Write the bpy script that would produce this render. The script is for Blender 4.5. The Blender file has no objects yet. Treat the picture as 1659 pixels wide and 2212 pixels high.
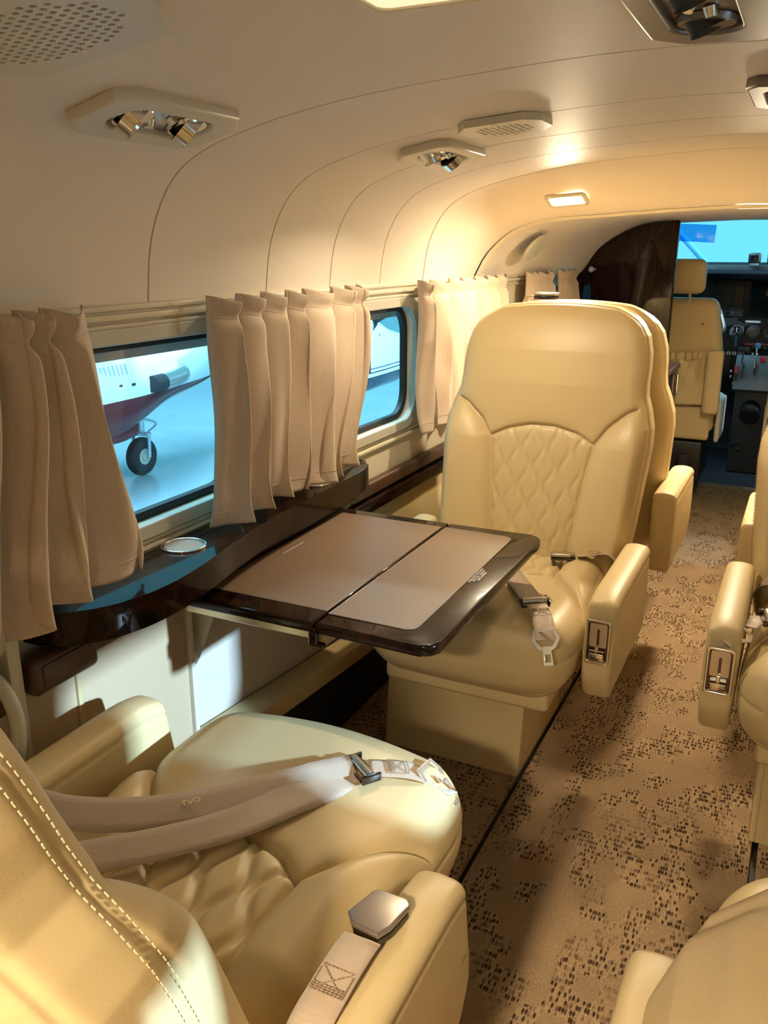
import bpy, bmesh, math, random
import numpy as np
from mathutils import Vector, Matrix
random.seed(7); np.random.seed(7)
S=bpy.context.scene; COL=S.collection
PI=math.pi
# ---------------------------------------------------------------- camera, world, lights, exposure
FPX=1850.0
cam=bpy.data.cameras.new('camera'); co=bpy.data.objects.new('camera',cam); COL.objects.link(co)
cam.sensor_fit='VERTICAL'; cam.sensor_height=24.0; cam.lens=24.0*FPX/2212.0; cam.clip_start=.02; cam.clip_end=200
_y=np.array([1775-829.5,-(540-1106),FPX]); _y/=np.linalg.norm(_y)
_p=math.atan2(_y[1],_y[2]); _u=np.array([0,math.cos(_p),-math.sin(_p)]); _x=np.cross(_u,_y)
R=np.array([_x,_y,_u])           # rows: world axes written in (right, up, forward)
M=Matrix(((R[0][0],R[0][1],-R[0][2],0),(R[1][0],R[1][1],-R[1][2],0),(R[2][0],R[2][1],-R[2][2],1.2),(0,0,0,1)))
co.matrix_world=M; S.camera=co
cam.dof.use_dof=False
S.view_settings.view_transform='Standard'; S.view_settings.look='None'; S.view_settings.gamma=1; S.view_settings.use_curve_mapping=False
S.view_settings.exposure=0.45
W=bpy.data.worlds.new('world'); S.world=W; W.use_nodes=True
W.node_tree.nodes['Background'].inputs[0].default_value=(.17,.75,.95,1); W.node_tree.nodes['Background'].inputs[1].default_value=.88
def area(name,loc,target,sx,sy,power,color,spread=PI):
    l=bpy.data.lights.new(name,'AREA'); l.shape='RECTANGLE'; l.size=sx; l.size_y=sy; l.energy=power; l.color=color; l.spread=spread
    o=bpy.data.objects.new(name,l); COL.objects.link(o); o.location=loc
    o.rotation_euler=(Vector(target)-Vector(loc)).to_track_quat('-Z','Y').to_euler(); return o
COOL=(.62,.83,1.0)
# hangar floodlights that shine in through the right windows, and the high bay lights over the floor
area('hangar_floodlight',(13.0,1.05,4.55),(-.7,.9,.5),.40,.40,4600,(.54,.79,1.0))
area('hangar_floodlight',(6.5,4.1,6.4),(-.35,1.6,0),.4,.4,420,(.66,.84,1.0))
area('hangar_high_bay',(-6.0,6.0,9.0),(-6.5,9,-1.2),5,9,1500,(.40,.80,1.0))
area('hangar_high_bay',(-2.5,4.0,5.0),(-7.0,8,-.2),3,6,500,(.40,.80,1.0))
WARM=(1.0,.82,.55)
area('unseen_rear_lamp',(-.15,-.52,1.395),(-.30,.06,.2),.10,.06,9.5,WARM,math.radians(88))  # out-of-view lamp added for the near seat backs; beam kept off the table seat
area('added_aft_fill',(-.30,-.80,1.395),(-.35,-.9,0),.10,.06,1.6,WARM)  # added fill lamp, out of view, to lift the aft ceiling
area('reading_lamp_bulb',(-.655,1.73,1.345),(-.60,1.70,0),.03,.03,2.6,WARM,math.radians(150))
area('dome_bulb_forward',(-.655,2.50,1.315),(-.55,2.1,.2),.07,.04,6.0,WARM)
area('dome_bulb_cockpit_entry',(-.185,2.84,1.285),(-.2,2.6,0),.12,.05,14.0,WARM)
# ---------------------------------------------------------------- materials
def mat(name,col,rough=.5,metal=0,coat=0,noise=None,bump=None,spec=.5,emit=None,weave=None,sheen=0):
    m=bpy.data.materials.new(name); m.use_nodes=True; t=m.node_tree; b=t.nodes['Principled BSDF']
    b.inputs['Base Color'].default_value=(*col,1); b.inputs['Roughness'].default_value=rough; b.inputs['Metallic'].default_value=metal
    b.inputs['Coat Weight'].default_value=coat; b.inputs['Coat Roughness'].default_value=.03; b.inputs['Specular IOR Level'].default_value=spec
    if sheen: b.inputs['Sheen Weight'].default_value=sheen
    tc=t.nodes.new('ShaderNodeTexCoord')
    if noise:                      # (scale, amount, detail)
        n=t.nodes.new('ShaderNodeTexNoise'); n.inputs['Scale'].default_value=noise[0]; n.inputs['Detail'].default_value=noise[2]
        t.links.new(tc.outputs['Object'],n.inputs['Vector'])
        mx=t.nodes.new('ShaderNodeMix'); mx.data_type='RGBA'
        mx.inputs[6].default_value=(*[c*(1-noise[1]) for c in col],1); mx.inputs[7].default_value=(*[min(1,c*(1+noise[1])) for c in col],1)
        t.links.new(n.outputs['Fac'],mx.inputs[0]); t.links.new(mx.outputs[2],b.inputs['Base Color'])
    if bump:                       # (scale, strength, distance, kind)
        if bump[3]=='voronoi':
            n=t.nodes.new('ShaderNodeTexVoronoi'); out='Distance'
        else:
            n=t.nodes.new('ShaderNodeTexNoise'); out='Fac'; n.inputs['Detail'].default_value=4
        n.inputs['Scale'].default_value=bump[0]; t.links.new(tc.outputs['Object'],n.inputs['Vector'])
        bp=t.nodes.new('ShaderNodeBump'); bp.inputs['Strength'].default_value=bump[1]; bp.inputs['Distance'].default_value=bump[2]
        t.links.new(n.outputs[out],bp.inputs['Height']); t.links.new(bp.outputs[0],b.inputs['Normal'])
    if weave:                      # (scale along threads, strength)
        w1=t.nodes.new('ShaderNodeTexWave'); w1.bands_direction='Z'; w1.inputs['Scale'].default_value=weave[0]; w1.inputs['Distortion'].default_value=1.2
        w2=t.nodes.new('ShaderNodeTexWave'); w2.bands_direction='Y'; w2.inputs['Scale'].default_value=weave[0]; w2.inputs['Distortion'].default_value=1.2
        for w in (w1,w2): t.links.new(tc.outputs['Object'],w.inputs['Vector'])
        ad=t.nodes.new('ShaderNodeMath'); ad.operation='ADD'; t.links.new(w1.outputs['Fac'],ad.inputs[0]); t.links.new(w2.outputs['Fac'],ad.inputs[1])
        bp=t.nodes.new('ShaderNodeBump'); bp.inputs['Strength'].default_value=weave[1]; bp.inputs['Distance'].default_value=.0006
        t.links.new(ad.outputs[0],bp.inputs['Height']); t.links.new(bp.outputs[0],b.inputs['Normal'])
    if emit: b.inputs['Emission Color'].default_value=(*emit[0],1); b.inputs['Emission Strength'].default_value=emit[1]
    return m
MT={}
MT['leather']=mat('cream_leather',(.66,.515,.275),.42,bump=(420,.10,.0006,'voronoi'),noise=(6,.04,2))
MT['thread']=mat('stitch_thread',(.80,.70,.46),.7)
MT['liner']=mat('headliner_fabric',(.79,.70,.59),.55,noise=(3,.03,2),spec=.35)
MT['trim']=mat('cream_plastic',(.66,.60,.46),.4)
MT['greytrim']=mat('greige_window_trim',(.52,.50,.42),.42)
MT['texpanel']=mat('pebbled_cream_panel',(.52,.38,.24),.55,bump=(500,.5,.0012,'noise'))
MT['panel']=mat('smooth_pocket_panel',(.60,.53,.44),.5)
MT['beam']=mat('tan_vinyl',(.55,.43,.22),.42)
MT['brown']=mat('brown_leather_pad',(.085,.043,.028),.38,bump=(400,.1,.0005,'voronoi'))
MT['inset']=mat('taupe_leather_inset',(.20,.130,.088),.40,bump=(380,.25,.0006,'voronoi'),spec=.6)
MT['tongue']=mat('polished_belt_steel',(.88,.85,.80),.28,.85)
MT['gunmetal']=mat('taupe_metallic_plate',(.20,.17,.15),.42,.5)
MT['cupin']=mat('taupe_cup_liner',(.36,.25,.165),.5)
MT['chrome']=mat('chrome',(.80,.78,.74),.12,1)
MT['steel']=mat('brushed_steel',(.62,.58,.53),.30,1,noise=(60,.06,3))
MT['darksteel']=mat('dark_polished_metal',(.10,.09,.085),.18,1)
MT['black']=mat('black_plastic',(.012,.012,.013),.45)
MT['rubber']=mat('black_rubber',(.010,.010,.011),.6)
MT['webbing']=mat('seat_belt_webbing',(.50,.385,.29),.45,weave=(190,.3),sheen=.3)
MT['yarn']=mat('belt_stitching',(.33,.22,.13),.7)
MT['cover']=mat('buckle_satin',(.50,.45,.42),.34,.9)
MT['cockpit']=mat('charcoal_panel_paint',(.030,.030,.036),.5,noise=(30,.1,2))
MT['grey']=mat('grey_quadrant_paint',(.13,.14,.15),.4)
MT['red']=mat('red_plastic',(.55,.03,.04),.35)
MT['white']=mat('white_paint',(.75,.75,.74),.5)
MT['fleece']=mat('sheepskin',(.62,.60,.55),.9,bump=(160,.8,.004,'noise'))
MT['screen']=mat('dark_display_glass',(.004,.004,.007),.08,spec=.3)
MT['kick']=mat('shaded_kick_panel',(.006,.005,.004),.75)  # near-black puts the shade under the beam into the panel colour
MT['hook']=mat('pale_metal_hook',(.55,.60,.66),.3,.6)
MT['aluminium']=mat('champagne_aluminium',(.62,.52,.36),.28,1)
MT['tyre']=mat('tyre_rubber',(.012,.014,.018),.7)
def fabric():
    m=mat('curtain_linen',(.54,.41,.29),.8,sheen=.2)
    t=m.node_tree; b=t.nodes['Principled BSDF']; tc=t.nodes['Texture Coordinate']
    mp=t.nodes.new('ShaderNodeMapping'); mp.inputs['Scale'].default_value=(600,600,25); t.links.new(tc.outputs['Object'],mp.inputs['Vector'])
    n=t.nodes.new('ShaderNodeTexNoise'); n.inputs['Scale'].default_value=1; n.inputs['Detail'].default_value=3; t.links.new(mp.outputs[0],n.inputs['Vector'])
    cr=t.nodes.new('ShaderNodeMix'); cr.data_type='RGBA'; cr.inputs[6].default_value=(.47,.365,.265,1); cr.inputs[7].default_value=(.66,.53,.41,1)
    t.links.new(n.outputs['Fac'],cr.inputs[0]); t.links.new(cr.outputs[2],b.inputs['Base Color'])
    bp=t.nodes.new('ShaderNodeBump'); bp.inputs['Strength'].default_value=.35; bp.inputs['Distance'].default_value=.0006
    t.links.new(n.outputs['Fac'],bp.inputs['Height']); t.links.new(bp.outputs[0],b.inputs['Normal']); return m
MT['fabric']=fabric()
def wood(name,dark,light,streak):
    m=mat(name,dark,.25,coat=.42,spec=.05); t=m.node_tree; b=t.nodes['Principled BSDF']; tc=t.nodes['Texture Coordinate']
    mp=t.nodes.new('ShaderNodeMapping'); mp.inputs['Scale'].default_value=streak; t.links.new(tc.outputs['Object'],mp.inputs['Vector'])
    n=t.nodes.new('ShaderNodeTexNoise'); n.inputs['Scale'].default_value=6; n.inputs['Detail'].default_value=9; n.inputs['Distortion'].default_value=1.5
    t.links.new(mp.outputs[0],n.inputs['Vector'])
    cr=t.nodes.new('ShaderNodeValToRGB'); cr.color_ramp.elements[0].position=.38; cr.color_ramp.elements[1].position=.72
    cr.color_ramp.elements[0].color=(*dark,1); cr.color_ramp.elements[1].color=(*light,1)
    t.links.new(n.outputs['Fac'],cr.inputs[0]); t.links.new(cr.outputs[0],b.inputs['Base Color']); return m
MT['wood']=wood('dark_burl_wood',(.004,.0015,.001),(.032,.010,.004),(3,3,3))
MT['woodpanel']=wood('dark_bulkhead_veneer',(.007,.0025,.002),(.020,.007,.005),(6,6,1))
def carpet():
    m=mat('woven_carpet',(.3,.2,.11),.95,spec=.1); t=m.node_tree; b=t.nodes['Principled BSDF']; tc=t.nodes['Texture Coordinate']
    L=t.links.new
    def N(k,**kw):
        n=t.nodes.new(k)
        for a,v in kw.items(): setattr(n,a,v)
        return n
    # fine tuft grid: short dark slits lying along the aisle, in blocks
    mp=N('ShaderNodeMapping'); mp.inputs['Scale'].default_value=(205,66,1); L(tc.outputs['Object'],mp.inputs['Vector'])
    v=N('ShaderNodeTexVoronoi'); v.inputs['Scale'].default_value=1; v.inputs['Randomness'].default_value=.55; v.voronoi_dimensions='2D'; L(mp.outputs[0],v.inputs['Vector'])
    slit=N('ShaderNodeMapRange'); slit.inputs[1].default_value=.22; slit.inputs[2].default_value=.50; slit.inputs[3].default_value=1; slit.inputs[4].default_value=0; L(v.outputs['Distance'],slit.inputs[0])
    mb=N('ShaderNodeMapping'); mb.inputs['Scale'].default_value=(24,17,1); L(tc.outputs['Object'],mb.inputs['Vector'])
    vb=N('ShaderNodeTexVoronoi'); vb.distance='CHEBYCHEV'; vb.voronoi_dimensions='2D'; vb.inputs['Scale'].default_value=1; vb.inputs['Randomness'].default_value=.8; L(mb.outputs[0],vb.inputs['Vector'])
    sp=N('ShaderNodeSeparateColor'); L(vb.outputs['Color'],sp.inputs[0])
    msk=N('ShaderNodeMapRange'); msk.inputs[1].default_value=.34; msk.inputs[2].default_value=.62; L(sp.outputs[0],msk.inputs[0])
    rnd=N('ShaderNodeSeparateColor'); L(v.outputs['Color'],rnd.inputs[0])
    keep=N('ShaderNodeMapRange'); keep.inputs[1].default_value=.30; keep.inputs[2].default_value=.75; L(rnd.outputs[1],keep.inputs[0])
    m1=N('ShaderNodeMath',operation='MULTIPLY'); L(slit.outputs[0],m1.inputs[0]); L(msk.outputs[0],m1.inputs[1])
    m2=N('ShaderNodeMath',operation='MULTIPLY'); L(m1.outputs[0],m2.inputs[0]); L(keep.outputs[0],m2.inputs[1])
    n=N('ShaderNodeTexNoise'); n.inputs['Scale'].default_value=260; n.inputs['Detail'].default_value=3; L(tc.outputs['Object'],n.inputs['Vector'])
    n2=N('ShaderNodeTexNoise'); n2.inputs['Scale'].default_value=9; L(tc.outputs['Object'],n2.inputs['Vector'])
    c1=N('ShaderNodeMix',data_type='RGBA'); c1.inputs[6].default_value=(.24,.145,.075,1); c1.inputs[7].default_value=(.66,.46,.27,1); L(n.outputs['Fac'],c1.inputs[0])
    c2=N('ShaderNodeMix',data_type='RGBA',blend_type='MULTIPLY'); c2.inputs[0].default_value=.35; L(c1.outputs[2],c2.inputs[6]); L(n2.outputs['Fac'],c2.inputs[7])
    c2b=N('ShaderNodeMix',data_type='RGBA',blend_type='MULTIPLY'); L(msk.outputs[0],c2b.inputs[0]); L(c2.outputs[2],c2b.inputs[6]); c2b.inputs[7].default_value=(1.18,1.18,1.18,1)
    c3=N('ShaderNodeMix',data_type='RGBA'); L(m2.outputs[0],c3.inputs[0]); L(c2b.outputs[2],c3.inputs[6]); c3.inputs[7].default_value=(.07,.032,.013,1)
    L(c3.outputs[2],b.inputs['Base Color'])
    h=N('ShaderNodeMath',operation='MULTIPLY_ADD'); h.inputs[1].default_value=-1.5; L(m2.outputs[0],h.inputs[0]); L(n.outputs['Fac'],h.inputs[2])
    bp=N('ShaderNodeBump'); bp.inputs['Strength'].default_value=.9; bp.inputs['Distance'].default_value=.004; L(h.outputs[0],bp.inputs['Height']); L(bp.outputs[0],b.inputs['Normal'])
    return m
MT['carpet']=carpet()
def glassm(name,tint,fac):
    m=bpy.data.materials.new(name); m.use_nodes=True; t=m.node_tree; t.nodes.remove(t.nodes['Principled BSDF'])
    a=t.nodes.new('ShaderNodeBsdfTransparent'); a.inputs[0].default_value=(*tint,1)
    g=t.nodes.new('ShaderNodeBsdfGlossy'); g.inputs['Roughness'].default_value=.02
    mx=t.nodes.new('ShaderNodeMixShader'); mx.inputs[0].default_value=fac
    t.links.new(a.outputs[0],mx.inputs[1]); t.links.new(g.outputs[0],mx.inputs[2]); t.links.new(mx.outputs[0],t.nodes['Material Output'].inputs[0]); return m
MT['glass']=glassm('window_acrylic',(.93,.97,1.0),.05)
MT['lens']=mat('lit_lamp_lens',(.9,.85,.7),.4,emit=((1,.86,.6),9))
MT['floorH']=mat('hangar_floor_paint',(.33,.42,.47),.22,noise=(.8,.22,5))
MT['wallH']=mat('hangar_wall_cladding',(.62,.66,.68),.6)
def striped(name,bands,axis=2,rough=.18):
    """paint that belongs to the aircraft: colour bands by height, bands=[(z,color),...] ascending"""
    m=mat(name,(1,1,1),rough,coat=.1,spec=.3); t=m.node_tree; b=t.nodes['Principled BSDF']; tc=t.nodes['Texture Coordinate']
    sp=t.nodes.new('ShaderNodeSeparateXYZ'); t.links.new(tc.outputs['Object'],sp.inputs[0])
    mr=t.nodes.new('ShaderNodeMapRange'); mr.inputs[1].default_value=-2; mr.inputs[2].default_value=2
    t.links.new(sp.outputs[axis],mr.inputs[0]); cr=t.nodes.new('ShaderNodeValToRGB'); cr.color_ramp.interpolation='CONSTANT'
    e=cr.color_ramp.elements
    while len(e)>1: e.remove(e[-1])
    e[0].position=0; e[0].color=(*bands[0][1],1)
    for z,c in bands[1:]:
        q=e.new((z+2)/4); q.color=(*c,1)
    t.links.new(mr.outputs[0],cr.inputs[0]); t.links.new(cr.outputs[0],b.inputs['Base Color']); return m
# ---------------------------------------------------------------- helpers
def link(o,parent=None):
    COL.objects.link(o)
    if parent is not None: o.parent=parent
    return o
def tag(o,label,cat,group=None):
    o['label']=label; o['category']=cat
    if group: o['group']=group
    return o
def struct(o): o['kind']='structure'; return o
def thing(name,label,cat,loc=(0,0,0),rz=0,group=None):
    o=bpy.data.objects.new(name,None); o.empty_display_size=.05; COL.objects.link(o); o.location=loc; o.rotation_euler=(0,0,rz)
    return tag(o,label,cat,group)
def mk(name,V,F,m,parent=None,smooth=True,ang=None):
    me=bpy.data.meshes.new(name); me.from_pydata([tuple(map(float,v)) for v in V],[],[tuple(map(int,f)) for f in F]); me.update()
    me.materials.append(MT[m] if isinstance(m,str) else m)
    o=bpy.data.objects.new(name,me); link(o,parent)
    if smooth:
        me.polygons.foreach_set('use_smooth',[True]*len(me.polygons))
        if ang: me.set_sharp_from_angle(angle=math.radians(ang))
    return o
def frombm(name,bm,m,parent=None,ang=35):
    bmesh.ops.recalc_face_normals(bm,faces=bm.faces)
    me=bpy.data.meshes.new(name); bm.to_mesh(me); bm.free(); me.materials.append(MT[m] if isinstance(m,str) else m)
    me.polygons.foreach_set('use_smooth',[True]*len(me.polygons)); me.set_sharp_from_angle(angle=math.radians(ang))
    return link(bpy.data.objects.new(name,me),parent)
def add_box(bm,c,s,rot=None,bev=0,seg=2,taper=None):
    r=bmesh.ops.create_cube(bm,size=1); vs=r['verts']
    for v in vs:
        v.co=Vector((v.co.x*s[0],v.co.y*s[1],v.co.z*s[2]))
        if taper and v.co.z<0: v.co.x*=taper; v.co.y*=taper
    if bev:
        es=list({e for v in vs for e in v.link_edges})
        r2=bmesh.ops.bevel(bm,geom=es,offset=bev,segments=seg,profile=.5,affect='EDGES'); vs=list({v for f in r2['faces'] for v in f.verts}|{v for v in vs if v.is_valid})
    Mx=Matrix.Translation(c)@(rot if rot is not None else Matrix.Identity(4))
    bmesh.ops.transform(bm,matrix=Mx,verts=vs); return vs
def box(name,c,s,m,parent=None,bev=.003,rot=None,seg=2):
    bm=bmesh.new(); add_box(bm,c,s,rot,bev,seg); return frombm(name,bm,m,parent)
def rotx(a): return Matrix.Rotation(a,4,'X')
def roty(a): return Matrix.Rotation(a,4,'Y')
def rotz(a): return Matrix.Rotation(a,4,'Z')
def add_cyl(bm,p0,p1,r0,r1=None,n=24,cap=True):
    r1=r0 if r1 is None else r1; p0=Vector(p0); p1=Vector(p1); d=p1-p0
    r=bmesh.ops.create_cone(bm,cap_ends=cap,segments=n,radius1=r0,radius2=r1,depth=d.length)
    q=d.to_track_quat('Z','Y').to_matrix().to_4x4(); bmesh.ops.transform(bm,matrix=Matrix.Translation((p0+p1)/2)@q,verts=r['verts']); return r['verts']
def cyl(name,p0,p1,r,m,parent=None,r1=None,n=24,bev=0):
    bm=bmesh.new(); add_cyl(bm,p0,p1,r,r1,n)
    if bev:
        es=[e for e in bm.edges if len(e.link_faces)==2 and any(len(f.verts)>4 for f in e.link_faces)]
        bmesh.ops.bevel(bm,geom=es,offset=bev,segments=2,profile=.5,affect='EDGES')
    return frombm(name,bm,m,parent)
def add_tube(bm,pts,r,n=10,closed=False):
    P=[Vector(p) for p in pts]; N_=len(P); rings=[]; up=None
    for i,p in enumerate(P):
        a=P[(i-1)%N_] if (closed or i>0) else p; b=P[(i+1)%N_] if (closed or i<N_-1) else p
        t=(b-a).normalized()
        if up is None:
            up=Vector((0,0,1)) if abs(t.z)<.9 else Vector((1,0,0))
        up=(up-t*up.dot(t)).normalized(); s=t.cross(up); rr=r[i] if isinstance(r,(list,tuple)) else r
        rings.append([bm.verts.new(p+up*math.cos(2*PI*k/n)*rr+s*math.sin(2*PI*k/n)*rr) for k in range(n)])
    for i in range(N_ if closed else N_-1):
        A=rings[i]; B=rings[(i+1)%N_]
        for k in range(n): bm.faces.new((A[k],A[(k+1)%n],B[(k+1)%n],B[k]))
    if not closed:
        bm.faces.new(rings[0]); bm.faces.new(rings[-1])
def tube(name,pts,r,m,parent=None,n=10,closed=False):
    bm=bmesh.new(); add_tube(bm,pts,r,n,closed); return frombm(name,bm,m,parent,60)
def spline(P,n):
    P=np.array(P,float); K=len(P)
    if K<3: return np.array([P[0]+(P[-1]-P[0])*t for t in np.linspace(0,1,n)])
    Q=np.vstack([2*P[0]-P[1],P,2*P[-1]-P[-2]]); out=[]
    for t in np.linspace(0,K-1,n):
        i=min(int(t),K-2); f=t-i; a,b,c,d=Q[i],Q[i+1],Q[i+2],Q[i+3]
        out.append(.5*((2*b)+(-a+c)*f+(2*a-5*b+4*c-d)*f*f+(-a+3*b-3*c+d)*f**3))
    return np.array(out)
def rrect(w,h,r,n=6,cx=0,cy=0):
    pts=[]
    for sx,sy,a0 in ((1,1,0),(-1,1,90),(-1,-1,180),(1,-1,270)):
        for k in range(n+1):
            a=math.radians(a0+90*k/n); pts.append((cx+sx*(w/2-r)+r*math.cos(a),cy+sy*(h/2-r)+r*math.sin(a)))
    return pts
def add_prism(bm,poly,z0,z1,xf=None,bev=0,seg=3):
    """extrude a plan outline between z0 and z1, bevel the rim edges"""
    a=[bm.verts.new((x,y,z0)) for x,y in poly]; b=[bm.verts.new((x,y,z1)) for x,y in poly]; n=len(poly)
    f1=bm.faces.new(a[::-1]); f2=bm.faces.new(b)
    for i in range(n): bm.faces.new((a[i],a[(i+1)%n],b[(i+1)%n],b[i]))
    vs=a+b
    if bev:
        es=[e for f in (f1,f2) for e in f.edges]
        r=bmesh.ops.bevel(bm,geom=es,offset=bev,segments=seg,profile=.5,affect='EDGES'); vs=list({v for f in r['faces'] for v in f.verts}|{v for v in vs if v.is_valid})
    if xf is not None: bmesh.ops.transform(bm,matrix=xf,verts=vs)
    return vs
def prism(name,poly,z0,z1,m,parent=None,xf=None,bev=.002,seg=3,ang=35):
    bm=bmesh.new(); add_prism(bm,poly,z0,z1,xf,bev,seg); return frombm(name,bm,m,parent,ang)
def holed(name,outer,holes,depth,m,parent=None,xf=None,bev=0):
    """flat panel with holes: 2D outline (x,y), extruded +-depth/2, then moved by xf"""
    cu=bpy.data.curves.new(name,'CURVE'); cu.dimensions='2D'; cu.fill_mode='BOTH'; cu.extrude=depth/2-bev; cu.bevel_depth=bev; cu.bevel_resolution=2; cu.offset=-bev
    for loop in [outer]+holes:
        sp=cu.splines.new('POLY'); sp.points.add(len(loop)-1); sp.use_cyclic_u=True
        for p,(x,y) in zip(sp.points,loop): p.co=(x,y,0,1)
    tmp=bpy.data.objects.new('tmp',cu); COL.objects.link(tmp); dg=bpy.context.evaluated_depsgraph_get(); dg.update()
    me=bpy.data.meshes.new_from_object(tmp.evaluated_get(dg)); bpy.data.objects.remove(tmp)
    if xf is not None: me.transform(xf)
    me.materials.clear(); me.materials.append(MT[m] if isinstance(m,str) else m); me.name=name
    me.polygons.foreach_set('use_smooth',[True]*len(me.polygons)); me.set_sharp_from_angle(angle=math.radians(35))
    return link(bpy.data.objects.new(name,me),parent)
def text(name,body,size,m,parent,xf,depth=.0004,align='CENTER'):
    cu=bpy.data.curves.new(name,'FONT'); cu.body=body; cu.size=size; cu.align_x=align; cu.align_y='CENTER'; cu.extrude=depth/2; cu.space_line=.9
    tmp=bpy.data.objects.new('tmp',cu); COL.objects.link(tmp); dg=bpy.context.evaluated_depsgraph_get(); dg.update()
    me=bpy.data.meshes.new_from_object(tmp.evaluated_get(dg)); bpy.data.objects.remove(tmp); me.transform(xf); me.materials.clear(); me.materials.append(MT[m])
    return link(bpy.data.objects.new(name,me),parent)
def softbox(half,r,sp,deform=None):
    """densely gridded rounded box; returns verts, faces, normals of the undeformed box"""
    hx,hy,hz=half; V=[];F=[];
    def ax(h):
        n=max(4,int(2*h/sp)); a=np.linspace(-h,h,n+1)
        # squeeze points so the rounded rims get enough rows
        return a
    X,Y,Z=ax(hx),ax(hy),ax(hz); off=0; Vs=[];Fs=[]
    for axis,(U,Wv) in ((0,(Y,Z)),(1,(X,Z)),(2,(X,Y))):
        for s in (-1,1):
            uu,ww=np.meshgrid(U,Wv,indexing='ij'); c=np.full(uu.size,s*(hx,hy,hz)[axis])
            P=np.stack({0:(c,uu.ravel(),ww.ravel()),1:(uu.ravel(),c,ww.ravel()),2:(uu.ravel(),ww.ravel(),c)}[axis],1)
            nu,nw=uu.shape; idx=np.arange(nu*nw).reshape(nu,nw)+off
            q=np.stack([idx[:-1,:-1],idx[1:,:-1],idx[1:,1:],idx[:-1,1:]],-1).reshape(-1,4)
            flip=(s<0)^(axis==1)
            Fs.append(q[:,::-1] if flip else q); Vs.append(P); off+=nu*nw
    V=np.vstack(Vs); F=np.vstack(Fs)
    _,i1,inv=np.unique(np.round(V,6),axis=0,return_index=True,return_inverse=True); inv=inv.ravel(); V=V[i1]; F=inv[F]
    inner=np.clip(V,-(np.array(half)-r),np.array(half)-r); d=V-inner; L=np.linalg.norm(d,axis=1,keepdims=True); Nn=d/np.maximum(L,1e-9)
    V=inner+Nn*r
    if deform: V=deform(V,Nn)
    return V,F
def soft(name,half,r,sp,m,parent=None,deform=None,loc=(0,0,0)):
    V,F=softbox(half,r,sp,deform); V=V+np.array(loc); return mk(name,V,F,m,parent)
def mkfast(name,V,F,m,parent):
    return mk(name,V,F,m,parent)
def polydist(P,L):
    """distance of each 2D point to polyline L"""
    L=np.array(L,float); best=np.full(len(P),1e9)
    for a,b in zip(L[:-1],L[1:]):
        ab=b-a; t=np.clip(((P-a)@ab)/max(ab@ab,1e-12),0,1); d=np.linalg.norm(P-(a+t[:,None]*ab),axis=1); best=np.minimum(best,d)
    return best
def lerp(x,tab): t=np.array(tab,float); return np.interp(x,t[:,0],t[:,1])
def strap(name,pts,wd,w,th,m,parent=None,n=40):
    """webbing: path pts, width directions wd (one or per point)"""
    P=spline(pts,n); Wd=np.array(wd,float)
    if Wd.ndim==1: Wd=np.tile(Wd,(len(pts),1))
    Wn=spline(Wd,n); V=[];F=[]
    k=5
    for i in range(n):
        t=P[min(i+1,n-1)]-P[max(i-1,0)]; t/=np.linalg.norm(t); wv=Wn[i]-t*(Wn[i]@t); wv/=np.linalg.norm(wv); nn=np.cross(wv,t)
        for s in (1,-1):
            for j in range(k):
                u=-1+2*j/(k-1); V.append(P[i]+wv*u*w/2+nn*s*(th/2)*(1 if abs(u)<.9 else .55))
    for i in range(n-1):
        a=i*2*k; b=a+2*k
        for j in range(k-1):
            F.append((a+j,a+j+1,b+j+1,b+j)); F.append((a+k+j+1,a+k+j,b+k+j,b+k+j+1))
        F.append((a,b,b+k,a+k)); F.append((a+k-1,a+2*k-1,b+2*k-1,b+k-1))
    for a in (0,(n-1)*2*k):
        for j in range(k-1): F.append((a+j,a+k+j,a+k+j+1,a+j+1))
    o=mk(name,V,F,m,parent); return o
# ================================================================= CABIN SHELL
XC=-.20
PA=[(-1.0,1.09),(-.985,1.20),(-.955,1.272),(-.915,1.318),(-.87,1.343),(-.82,1.360),(-.73,1.382),(-.60,1.402),(-.45,1.415),(-.30,1.424),(XC,1.426)]
PB=[(-1.0,1.10),(-.957,1.182),(-.900,1.238),(-.845,1.270),(-.775,1.290),(-.70,1.298),(-.62,1.303),(-.5,1.310),(-.35,1.318),(-.25,1.322),(XC,1.323)]
PD=[(-1.0,1.08),(-.955,1.115),(-.905,1.195),(-.86,1.235),(-.80,1.272),(-.74,1.30),(-.66,1.320),(-.55,1.325),(-.40,1.330),(-.28,1.333),(XC,1.334)]
def fullprof(Pf,n=26):
    L=spline(Pf,n); R_=L[:-1][::-1].copy(); R_[:,0]=2*XC-R_[:,0]; return np.vstack([L,R_])
fA,fB,fD=fullprof(PA),fullprof(PB),fullprof(PD)
def outn(prof):
    t=np.gradient(prof,axis=0); n=np.stack([-t[:,1],t[:,0]],1); n/=np.linalg.norm(n,axis=1,keepdims=True); return n
def loft_shell(name,stations,m='liner'):
    V=[];F=[]; n=len(stations[0][1])
    for y,pr in stations:
        for x,z in pr: V.append((x,y,z))
    for i in range(len(stations)-1):
        for j in range(n-1): a=i*n+j; F.append((a,a+1,a+n+1,a+n))
    return mk(name,V,F,m,None,True,50)
SE=[1.145,1.497,1.756,2.013,2.287]
st=[(-.95,fA)]
nA=outn(fA)
for y in [-.1,.45]+SE[:4]:
    st+=[(y-.0020,fA),(y-.0009,fA+nA*.010),(y+.0009,fA+nA*.010),(y+.0020,fA)]
st+=[(2.2834,fA),(2.285,fA+nA*.012),(2.289,fA+nA*.012),(2.2905,fA)]
for k in range(1,9):
    s=k/8; q=s*s*(3-2*s); st.append((2.2905+.3895*s,fA*(1-q)+fB*q))
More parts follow.
